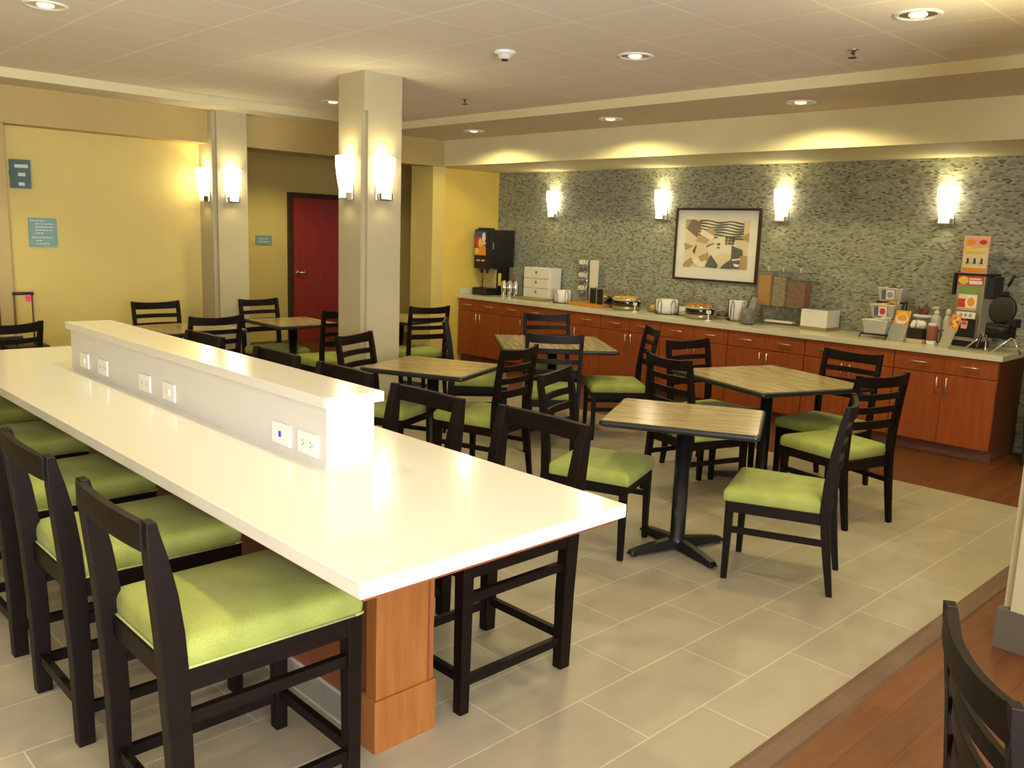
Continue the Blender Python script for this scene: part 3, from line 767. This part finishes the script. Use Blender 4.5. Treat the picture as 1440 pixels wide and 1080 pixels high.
for k in range(2): obj('mug', lathe(B(), [(.026, .004), (.032, .03), (.034, .09), (.029, .088), (.026, .03)], k * .05 - .02, -.03 * k, 16, capt=True), M_white, t, smooth=True)
obj('wire_rack', tube(B(), [(-.06, .03, .004), (-.06, -.07, .004), (.075, -.07, .004), (.075, .03, .004), (.075, -.07, .06), (.0, -.07, .03), (-.06, -.07, .10)], .003), M_blackp, t)
# menu holder
t = T('menu_holder', 'slanted grey menu holder between the tall cup stack and cereal dispenser', 'menu holder', -4.515, 7.59, -35, z=ZT + .004)
bm = B(); loft(bm, [[(-.06, -.02, 0), (.06, -.02, 0), (.06, .01, 0), (-.06, .01, 0)], [(-.06, .05, .25), (.06, .05, .25), (.06, .056, .25), (-.06, .056, .25)]])
obj('board', bm, gry, t)
obj('spine', bar(B(), (-.064, -.015, 0), (-.064, .055, .255), .012, .014), M_blackp, t)
obj('printed_swirl', tube(B(), [(.0 + .018 * math.cos(a), .036 + .004 * math.sin(a), .19 + .014 * math.sin(a)) for a in [R(k * 30) for k in range(13)]], .0025, 6), redp, t)
# cereal dispenser
t = T('cereal_dispenser', 'clear cereal dispenser with orange, grey and brown cereal chambers', 'cereal dispenser', -4.24, 7.74)
ch = [(-.25, -.105, paint('corn_cereal', (.80, .36, .03), .7, vary=.35, scale=70), .29, 'orange cereal'), (-.095, .05, paint('grey_cereal', (.42, .34, .2), .7, vary=.4, scale=60), .28, 'grey beige cereal'), (.06, .255, paint('brown_cereal', (.32, .13, .035), .7, vary=.4, scale=50), .24, 'brown cereal')]
for x0, x1, m, hh, lb in ch:
    f = obj('cereal', poly(B(), [(x0 + .008, -.055), (x1 - .008, -.055), (x1 - .008, .055), (x0 + .008, .055)], .185, hh), m, t); f['label'] = lb; f['kind'] = 'stuff'
    obj('chamber', box(B(), x0, x1, -.065, .065, .18, .51), M_glass, t)
    obj('knob', lathe(B(), [(.006, .515), (.006, .545), (.014, .548), (.014, .556)], (x0 + x1) / 2, 0, 12, capt=True), M_cream, t)
    obj('spout', lathe(B(), [(.022, .13), (.03, .18)], (x0 + x1) / 2, -.03, 14, capt=True), M_greyp, t)
obj('top_lid', box(B(), -.255, .26, -.07, .07, .508, .516), M_greyp, t)
obj('front_shield', box(B(), -.256, .262, -.082, -.076, .02, .51), glass('shield_acrylic', (.2, .2, .19), .13, .06), t)
bm = B(); box(bm, -.25, -.235, .03, .07, .0, .2); box(bm, .235, .25, .03, .07, 0, .2); box(bm, -.25, .25, .03, .06, .165, .182); box(bm, -.25, .25, -.07, .07, 0, .012)
obj('stand', bm, M_steel, t)
obj('catch_tray', box(B(), -.12, .16, -.10, -.02, .03, .05), M_cream, t, bevel=.004)
tag(obj('grey_bowl', lathe(B(), [(.05, 0), (.075, .02), (.07, .09), (.045, .15), (.03, .16)], n=24, capt=True), M_greyp, smooth=True, loc=(-4.45, 7.47, ZT)), 'rounded dark grey tub at the left foot of the cereal dispenser', 'tub')
t = T('white_box', 'square white box on an olive base, right of the cereal dispenser', 'box', -3.83, 7.72)
obj('box_body', box(B(), -.135, .125, -.125, .125, .03, .19), M_white, t, bevel=.004)
obj('box_base', box(B(), -.14, .13, -.13, .13, 0, .03), M_olive, t, bevel=.003)
bm = B(); box(bm, -.13, .12, -.12, .12, .19, .196); obj('rim', bm, M_steel, t)
# three tier rack with bins
t = T('tiered_rack', 'black three tier wire rack for white condiment bins', 'rack', -3.20, 7.62)
bm = B()
for s in (-.115, .115):
    tube(bm, [(s, -.20, .007), (s, -.17, .04), (s, -.06, .04), (s, .0, .16), (s, .07, .17), (s, .12, .31), (s, .18, .31)], .006, 6)
    tube(bm, [(s, .18, .31), (s, .14, .007)], .006, 6)
for y, z in ((-.17, .035), (-.06, .035), (-.03, .165), (.07, .165), (.09, .305), (.18, .305)): tube(bm, [(-.12, y, z), (.12, y, z)], .006, 6)
obj('wire_frame', bm, M_blackp, t, smooth=True)
def bin_(dy, z, label, stuff=None, pic=None):
    t = T('condiment_bin', label, 'bin', -3.20, 7.62 + dy, 0, ZT + z, 'white bins on the three tier rack')
    bm = B(); loft(bm, [[(-.09, -.05, 0), (.09, -.05, 0), (.09, .05, 0), (-.09, .05, 0)], [(-.108, -.062, .115), (.108, -.062, .115), (.108, .062, .115), (-.108, .062, .115)]], cap=False)
    bm.faces.new([v for v in bm.verts][:4][::-1]); bmesh.ops.solidify(bm, geom=bm.faces[:], thickness=.003)
    obj('tub', bm, M_white, t)
    bm = B(); tube(bm, [(-.11, -.064, .115), (.11, -.064, .115), (.11, .064, .115), (-.11, .064, .115), (-.11, -.064, .115)], .005, 6); obj('rim', bm, M_white, t)
    if stuff:
        bm = B()
        for k in range(14): 
            x = -.085 + .17 * ((k * 5) % 14) / 13; y = -.04 + .08 * ((k * 3) % 7) / 6; q = .095 + .03 * (k % 3) / 2
            box(bm, x - .02, x + .02, y - .015, y + .015, q, q + .02, k % len(stuff))
        o = obj('packets', bm, stuff, t, bevel=.003); o['kind'] = 'stuff'
    if pic: panel('label_card', t, (-.07, -.058, .02), (.11, -.004, 0), (0, -.008, .08), [(FULL, wht), (rc(0, 0, .35, 1), flat('label_blue', (.14, .13, .22))), (el(.68, .5, .24, .36), pic)])
bin_(-.115, .045, 'white bin on the bottom tier of the rack', [wht, M_cream])
bin_(.015, .172, 'white bin of colourful packets on the middle tier of the rack', [yel, redp, pnk, org], redp)
bin_(.135, .313, 'white bin of green and brown packets on the top tier of the rack', [grn, brn, tan], gry)
# small picture stand
t = T('picture_stand', 'small slanted stand with a waffle picture, right of the tiered rack', 'sign stand', -3.01, 7.47, -12)
bm = B(); loft(bm, [[(-.08, -.03, 0), (.08, -.03, 0), (.08, -.02, 0), (-.08, -.02, 0)], [(-.075, .01, .145), (.085, .01, .145), (.085, .02, .145), (-.075, .02, .145)]])
obj('holder', bm, gry, t)
panel('picture', t, (-.06, .015, .135), (.14, 0, 0), (.01, .025, .125), [(FULL, org), (el(.5, .45, .42, .35), crm), (el(.5, .5, .3, .22), org), (el(.45, .8, .3, .12), yel), (el(.5, .2, .3, .1), wht)])
# caddy
t = T('condiment_caddy', 'black caddy with clear sides and white lids on a tan base', 'caddy', -2.855, 7.50, -5)
obj('base', box(B(), -.07, .07, -.05, .05, 0, .035), flat('tan_base', (.62, .45, .28)), t, bevel=.003)
obj('tub', box(B(), -.066, .066, -.045, .045, .035, .125), flat('dark_smoked_plastic', (.035, .025, .02), .15), t, bevel=.004)
bm = B()
for k, x in enumerate((-.03, .0, .03)): lathe(bm, [(.03, .126), (.032, .15 + .01 * k), (.015, .185), (.008, .19)], x, .01 * (k - 1), 14, capt=True)
obj('lid', bm, M_white, t, smooth=True)
obj('stirrer', bar(B(), (.0, -.05, .11), (.01, -.05, .18), .006, .004), brn, t)
t = T('straw_canister', 'clear canister with a white rim and red brown straws behind the caddy', 'canister', -2.92, 7.74)
obj('jar', lathe(B(), [(.07, 0), (.072, .02), (.072, .20)], n=24), M_glass, t, smooth=True)
obj('rim', lathe(B(), [(.075, .20), (.078, .205), (.078, .222), (.07, .224)], n=24, capt=True), M_white, t, smooth=True)
bm = B()
for k in range(12): a = k * 2.4; tube(bm, [(.03 * math.cos(a), .03 * math.sin(a), .222), (.05 * math.cos(a), .05 * math.sin(a), .255 + .012 * (k % 4))], .008, 6)
tube(bm, [(-.02, 0, .22), (.04, -.01, .33)], .004, 6)
obj('straws', bm, flat('red_brown_straws', (.22, .06, .03)), t)
t = T('shaker_bottle', 'short shaker bottle with a red brown label in front of the white bottles', 'bottle', -2.735, 7.49)
obj('glass', lathe(B(), [(.036, 0), (.038, .01), (.038, .04)], n=22, capt=True), M_white, t, smooth=True)
obj('label_band', lathe(B(), [(.040, .035), (.042, .04), (.044, .15), (.040, .155)], n=22, capb=True, capt=True), flat('rust_label', (.27, .075, .035)), t, smooth=True)
obj('cap', lathe(B(), [(.034, .155), (.034, .17), (.03, .178)], n=20, capt=True), M_white, t, smooth=True)
for k, (x, y, l) in enumerate(((-2.80, 7.73, 'white pump bottle left of the other, with a hooked spout'), (-2.71, 7.75, 'white bottle with a rounded shoulder in the black wire holder'))):
    t = T('syrup_bottle', l, 'bottle', x, y, group='white syrup bottles')
    obj('body', lathe(B(), [(.040, 0), (.042, .01), (.042, .20), (.034, .225), (.018, .235)] if not k else [(.040, 0), (.042, .01), (.042, .16), (.038, .20), (.022, .235)], n=24, capt=True), paint('milky_plastic', (.60, .56, .52), .3), t, smooth=True)
    if not k:
        o = obj('pump', lathe(B(), [(.02, .235), (.02, .26), (.01, .262), (.01, .285), (.02, .287), (.02, .298)], n=16, capt=True), M_cream, t, smooth=True)
        obj('nozzle', bar(B(), (0, 0, .292), (-.035, -.02, .286), .012, .01), M_cream, o)
    else: obj('cap', lathe(B(), [(.024, .235), (.025, .262), (.016, .285), (.004, .29)], n=16, capt=True), M_cream, t, smooth=True)
t = T('wire_bottle_holder', 'black wire holder with a cross pattern around the white bottle', 'holder', -2.71, 7.75)
bm = B()
for z in (.004, .11): tube(bm, [(-.052, -.052, z), (.052, -.052, z), (.052, .052, z), (-.052, .052, z), (-.052, -.052, z)], .0035, 6)
for s in (-1, 1):
    for q in (-1, 1): tube(bm, [(s * .052, q * .052, 0), (s * .052, q * .052, .11)], .0035, 6)
tube(bm, [(-.05, -.054, .005), (-.005, -.054, .055), (-.05, -.054, .105)], .003, 6); tube(bm, [(.05, -.054, .005), (.005, -.054, .055), (.05, -.054, .105)], .003, 6)
obj('wire', bm, M_blackp, t)
t = T('picture_stand', 'slanted stand with a fruit waffle picture in front of the batter dispenser', 'sign stand', -2.565, 7.40, -32)
bm = B(); loft(bm, [[(-.06, -.05, 0), (.06, -.05, 0), (.06, -.04, 0), (-.06, -.04, 0)], [(-.05, .0, .16), (.07, .0, .16), (.07, .01, .16), (-.05, .01, .16)]])
obj('holder', bm, flat('grey_card', (.40, .37, .28)), t)
panel('picture', t, (-.035, .003, .13), (.11, 0, 0), (.008, .03, .14), [(FULL, org), (el(.5, .5, .4, .35), redp), (el(.4, .6, .2, .14), yel), (el(.65, .4, .18, .14), yel), (el(.35, .3, .14, .1), org), (el(.7, .75, .12, .1), wht)])
# waffle batter dispenser
t = T('batter_dispenser', 'tall steel waffle batter dispenser with printed front panels', 'batter dispenser', -2.52, 7.60, -10)
obj('housing', box(B(), -.115, .115, 0, .22, .05, .585), M_steel, t, bevel=.008)
obj('base', box(B(), -.10, .10, .01, .21, 0, .05), M_blackp, t)
obj('top_cap', box(B(), -.14, .125, -.01, .225, .583, .60), M_blackp, t, bevel=.004)
panel('header_print', t, (-.105, 0, .505), (.21, 0, 0), (0, 0, .072), [(FULL, redp), (el(.22, .5, .2, .45), yel), (rc(.45, .12, .95, .5), wht), (rc(.45, .6, .9, .8), crm)])
panel('photo_print', t, (-.085, 0, .30), (.155, 0, 0), (0, 0, .185), [(FULL, grn), (rc(0, 0, 1, .7), crm), (rc(0, .12, .4, .5), redp), (el(.68, .38, .3, .3), wht), (el(.7, .38, .2, .2), org), (rc(0, 0, 1, .1), tan)])
panel('button_print', t, (-.085, 0, .235), (.155, 0, 0), (0, 0, .05), [(FULL, wht)] + [(el(.25 + .25 * k, .5, .08, .3), gry) for k in range(3)])
obj('dispense_bay', box(B(), -.095, .08, -.004, .002, .08, .23), M_blackp, t)
panel('cup_print', t, (-.04, -.004, .15), (.06, 0, 0), (0, 0, .065), [([(.1, 0), (.9, 0), (1, 1), (0, 1)], pnk), (rc(.2, .5, .8, .8), redp)])
obj('side_lever', box(B(), -.145, -.125, -.01, .03, .42, .59), M_blackp, t, bevel=.004)
obj('side_box', box(B(), .115, .165, .06, .2, .40, .58), M_blackp, t, bevel=.006)
obj('nozzle', lathe(B(), [(.012, .215), (.018, .235)], -.005, -.012, 12, capt=True), M_steel, t)
t = thing('waffle_poster', 'peach framed breakfast poster standing on top of the batter dispenser', 'poster', (-2.53, 7.66, ZT + .60), R(-10))
obj('backing', box(B(), -.105, .105, 0, .006, 0, .30), peach, t)
panel('print', t, (-.095, 0, .01), (.19, 0, 0), (0, 0, .28), [(FULL, crm), (rc(0, .72, 1, 1), pnk), (el(.25, .85, .2, .09), org), (el(.78, .86, .16, .07), redp), ([(0, .6), (1, .72), (1, .78), (0, .68)], yel), (rc(.08, .52, .9, .60), yel), (rc(0, 0, 1, .12), org)] + [(el(.2 + .3 * k, .36, .035, .04), blk) for k in range(3)] + [(rc(.17 + .3 * k, .25, .24 + .3 * k, .34), dgr) for k in range(3)] + [(rc(.12 + .3 * k, .24, .26 + .3 * k, .26), blk) for k in range(3)])
# waffle maker
t = T('waffle_maker', 'black flip waffle maker standing open on silver legs', 'waffle maker', -2.245, 7.50, -20)
t.scale = (.9, .9, .93)
bm = B(); lathe(bm, [(.10, -.022), (.122, -.018), (.128, 0), (.122, .018), (.10, .022)], n=36, capt=True)
bmesh.ops.transform(bm, matrix=Matrix.Translation((0, .03, .355)) @ Matrix.Rotation(R(82), 4, 'X'), verts=bm.verts)
obj('upper_plate', bm, M_blackp, t, smooth=True)
obj('neck', box(B(), -.03, .03, .005, .05, .475, .51), M_blackp, t, bevel=.005)
h = obj('handle_rod', tube(B(), [(0, .03, .50), (.03, .025, .56)], .006), M_chrome, t)
obj('handle_grip', tube(B(), [(.028, .025, .555), (.075, .02, .65)], [.012, .015]), M_blackp, h, smooth=True)
bm = B(); lathe(bm, [(.08, .16), (.10, .165), (.108, .20), (.10, .22), (.05, .225)], .02, .0, 32, capt=True)
obj('lower_plate', bm, M_blackp, t, smooth=True)
obj('body', box(B(), -.11, .12, -.02, .08, .11, .24), M_blackp, t, bevel=.01)
obj('control_box', box(B(), .06, .16, .0, .07, .22, .29), M_blackp, t, bevel=.006)
obj('side_grip', tube(B(), [(-.13, -.03, .13), (-.11, -.10, .0 + .02)], [.016, .012]), M_blackp, t)
bm = B()
for x in (-.11, .15):
    tube(bm, [(x - .09, -.13, .006), (x - .03, -.06, .09), (x, -.02, .135), (x + .03, -.02, .125), (x + .09, .0 if x > 0 else -.10, .006)], .008, 8)
obj('leg_frame', bm, M_chrome, t, smooth=True)

# framed picture
t = thing('framed_picture', 'large black framed sepia art print hanging on the mosaic wall', 'picture', (-5.14, 7.9, 1.222))
bm = B(); w, h_ = .51, .757
for a in ((-w, -w + .022, 0, h_), (w - .022, w, 0, h_), (-w + .022, w - .022, 0, .022), (-w + .022, w - .022, h_ - .022, h_)): box(bm, a[0], a[1], -.03, -.0, a[2], a[3])
obj('frame', bm, M_frame, t)
obj('mat_board', box(B(), -w + .02, w - .02, -.012, -.004, .02, h_ - .02), wht, t)
ink = flat('ink', (.03, .035, .02)); sep = flat('sepia_light', (.80, .66, .42)); se2 = flat('sepia_mid', (.50, .33, .15)); se3 = flat('sepia_dark', (.16, .08, .03)); pale = flat('paper', (.86, .80, .62))
it = [(FULL, sep), (rc(.25, .62, .9, 1), pale)]
for k in range(7):
    y = .985 - k * .055
    pts = [(.22 + .70 * j / 12, y + .016 * math.sin(j * .9 + k * .7) - .035 * (j / 12)) for j in range(13)]
    it.append((pts + [(x, yy - .033 + .008 * math.sin(x * 20)) for x, yy in pts[::-1]], ink))
it += [(rc(0, .80, .16, 1), se2), ([(.02, .8), (.2, .62), (.24, .95), (.1, 1)], se3), ([(.17, .55), (.38, .84), (.5, .74), (.34, .5)], se2), ([(.28, .8), (.48, .66), (.44, .56), (.24, .7)], pale),
       (el(.62, .36, .23, .30), pale), (el(.66, .18, .18, .14), sep), ([(.36, .02), (.44, .28), (.56, .08), (.54, 0)], ink), ([(.76, .48), (.92, .4), (.94, .02), (.6, 0), (.66, .1), (.76, .2)], ink),
       ([(.78, .2), (.9, .23), (.9, .2), (.78, .17)], wht), ([(.8, .12), (.9, .1), (.88, .05), (.82, .06)], wht), (rc(.9, .02, 1, .28), se2), ([(.0, .06), (.12, .2), (.16, .1), (.1, .0), (0, 0)], se2),
       ([(.14, .14), (.38, .30), (.36, .02), (.28, 0)], pale), ([(.24, .22), (.4, .32), (.4, .18), (.3, .12)], se2), ([(0, .5), (.14, .44), (.02, .36)], se2), ([(.15, .35), (.2, .46), (.17, .28)], se3), ([(.88, .66), (1, .74), (1, .56)], se2)]
for a in range(3):
    for b_ in range(3): it.append((rc(.66 + .05 * a, .5 + .055 * b_, .69 + .05 * a, .54 + .055 * b_), se3))
for a in range(4): it.append((el(.38 + .03 * a, .45 + .02 * a, .01, .012, 8), se3))
it += [(el(.56, .5, .02, .02, 8), se3), (el(.56, .43, .014, .014, 8), se3)]
panel('print', t, (-.385, -.012, .14), (.77, 0, 0), (0, 0, .50), it, .001)
g = obj('glazing', box(B(), -w + .02, w - .02, -.026, -.0255, .02, h_ - .02), glass('picture_glass', (1, 1, 1), .06, .02), t)

# signs on the left wall
t = thing('wall_sign', 'square teal information sign with pale lettering on the yellow wall', 'sign', (-8.48, 2.40, 1.51))
obj('plate', box(B(), 0, .012, -.115, .115, -.125, .125), M_sign, t)
bm = B()
for k, (a, b_) in enumerate(((-.10, .02), (-.06, .09), (-.06, .085), (-.06, .08), (-.06, .0), (-.09, .08), (-.06, -.01), (-.06, .045))):
    z = .10 - .027 * k - (.01 if k > 4 else 0); x = a
    j = 0
    while x < b_:
        ww = .012 + .006 * ((k * 3 + j * 5) % 4); box(bm, .012, .0135, x, min(x + ww, b_), z - .005, z + .005); x += ww + .006; j += 1
obj('lettering', bm, M_letters, t)
t = thing('flag_sign', 'small dark teal sign projecting from the yellow wall above the luggage', 'sign', (-8.48, 2.235, 2.005))
bm = B(); loft(bm, [[(.02, -.075, z), (.03, -.075, z), (.10, .065, z), (.09, .07, z)] for z in (-.125, .115)])
obj('plate', bm, flat('dark_teal', (.06, .12, .12)), t)
bm = B(); loft(bm, [[(.0, .06, z), (.0, .07, z), (.09, .075, z), (.095, .065, z)] for z in (-.125, .115)]); obj('rear_plate', bm, M_sign, t)
obj('bracket', box(B(), 0, .03, -.075, -.06, -.02, .02), M_sign, t)
bm = B()
for z, a, b_ in ((.06, .25, .9), (-.01, .4, .75), (-.09, .4, .7)):
    loft(bm, [[(.03 + .07 * q + .0005, -.075 + .14 * q, zz) for q in (a, b_)] + [(.03 + .07 * q + .002, -.075 + .14 * q, zz) for q in (b_, a)] for zz in (z - .014, z + .014)])
obj('lettering', bm, M_letters, t)
t = thing('door_sign', 'small teal room sign on the wall left of the red door', 'sign', (-11.3, 6.03, 1.43))
obj('plate', box(B(), 0, .012, -.125, .125, -.065, .065), M_sign, t)
bm = B()
for z, a in ((.02, .07), (-.02, .08)):
    x = -a
    while x < a: box(bm, .012, .0135, x, x + .016, z - .01, z + .01); x += .024
obj('lettering', bm, M_letters, t)
tag(obj('thermostat', box(B(), 0, .02, -.035, .035, -.05, .05), M_blackp, loc=(-11.3, 8.15, 1.05)), 'small dark wall device just right of the middle column', 'wall device')

# suitcase with telescopic handle
t = thing('rolling_suitcase', 'dark rolling suitcase with its handle pulled up against the yellow wall', 'suitcase', (-8.20, 2.14, 0))
obj('body', box(B(), -.11, .11, -.17, .17, .04, .56), M_blackp, t, bevel=.03)
bm = B()
for s in (-.07, .07): tube(bm, [(0, s, .5), (0, s, .995)], .008)
h = obj('handle_tubes', bm, flat('brown_handle_tubes', (.10, .05, .04), .3), t, smooth=True)
obj('handle_grip', box(B(), -.012, .012, -.082, .082, .985, 1.01), M_blackp, h, bevel=.004)
obj('luggage_tag', box(B(), .012, .016, .015, .055, .93, .98), M_pink, h)
for s in (-.13, .13):
    for q in (-.07, .07): obj('wheel', tube(B(), [(q - .012, s, .022), (q + .012, s, .022)], .022, 14), M_blackp, t)

# waste bin
t = thing('waste_bin', 'tall dark grey waste bin at the right end of the cabinets', 'bin', (-1.75, 7.60, 0))
bm = B(); loft(bm, [[(x, y, 0) for x, y in rrect(.19, .17, .03)], [(x, y, .74) for x, y in rrect(.235, .21, .04)]]); obj('bin_body', bm, M_bin, t)
obj('lid', loft(B(), [[(x, y, z) for x, y in rrect(.25 + s, .225 + s, .04)] for s, z in ((0, .74), (.005, .76), (0, .82), (-.05, .84))]), M_bin, t)
obj('flap', box(B(), -.14, .14, -.2255, -.22, .755, .815), M_blackp, t)

# ------------------------------------------------------------------ unseen fill lamps added behind the camera's right shoulder
def area(loc, tgt, sx, sy, e, col):
    l = bpy.data.lights.new('added_fill', 'AREA'); l.shape = 'RECTANGLE'; l.size = sx; l.size_y = sy; l.energy = e; l.color = col
    o = bpy.data.objects.new('added_fill_light', l); C.objects.link(o); o.location = loc
    o.rotation_euler = (Vector(tgt) - Vector(loc)).to_track_quat('-Z', 'Y').to_euler(); return o
a1 = area((XE - .02, -.5, 1.5), (0, -.4, 1.35), 3.3, 1.7, 215, (.88, .94, 1.0))  # added cool fill, standing in for a camera flash
a1.data.spread = R(150)
# second fill lamp, added and tilted upward just to brighten the ceiling
a2 = area((XE - .03, -.5, 1.5), (0, .2, 3.9), 3.3, 1.7, 320, (1.0, .95, .93))
a2.data.spread = R(130)

w = bpy.data.worlds.new('world'); bpy.context.scene.world = w; w.use_nodes = True
w.node_tree.nodes['Background'].inputs[0].default_value = (.6, .7, .9, 1); w.node_tree.nodes['Background'].inputs[1].default_value = .3

# ------------------------------------------------------------------ camera (f = 1220 px at 1440 wide)
cam = bpy.data.cameras.new('camera'); co = bpy.data.objects.new('camera', cam); C.objects.link(co)
cam.sensor_width = 36; cam.lens = 1220.151 / 1440 * 36; cam.clip_start = .05
yaw, pitch, roll = R(135.8095), R(-9.8617), R(-2.05224)
f = Vector((math.cos(pitch) * math.cos(yaw), math.cos(pitch) * math.sin(yaw), math.sin(pitch)))
r = f.cross(Vector((0, 0, 1))).normalized(); d = f.cross(r)
cr, sr = math.cos(roll), math.sin(roll)
r2 = cr * r + sr * d; d2 = -sr * r + cr * d
mw = Matrix((( r2.x, -d2.x, -f.x, 0), (r2.y, -d2.y, -f.y, 0), (r2.z, -d2.z, -f.z, 1.65), (0, 0, 0, 1)))
co.matrix_world = mw
s = bpy.context.scene; s.camera = co
s.view_settings.view_transform = 'Standard'; s.view_settings.look = 'None'; s.view_settings.gamma = 1
s.view_settings.use_curve_mapping = False
s.view_settings.exposure = -.09
try:
    s.cycles.use_denoising = True; s.cycles.max_bounces = 8; s.cycles.diffuse_bounces = 5; s.cycles.transparent_max_bounces = 12
    s.cycles.sample_clamp_indirect = 6
except Exception: pass
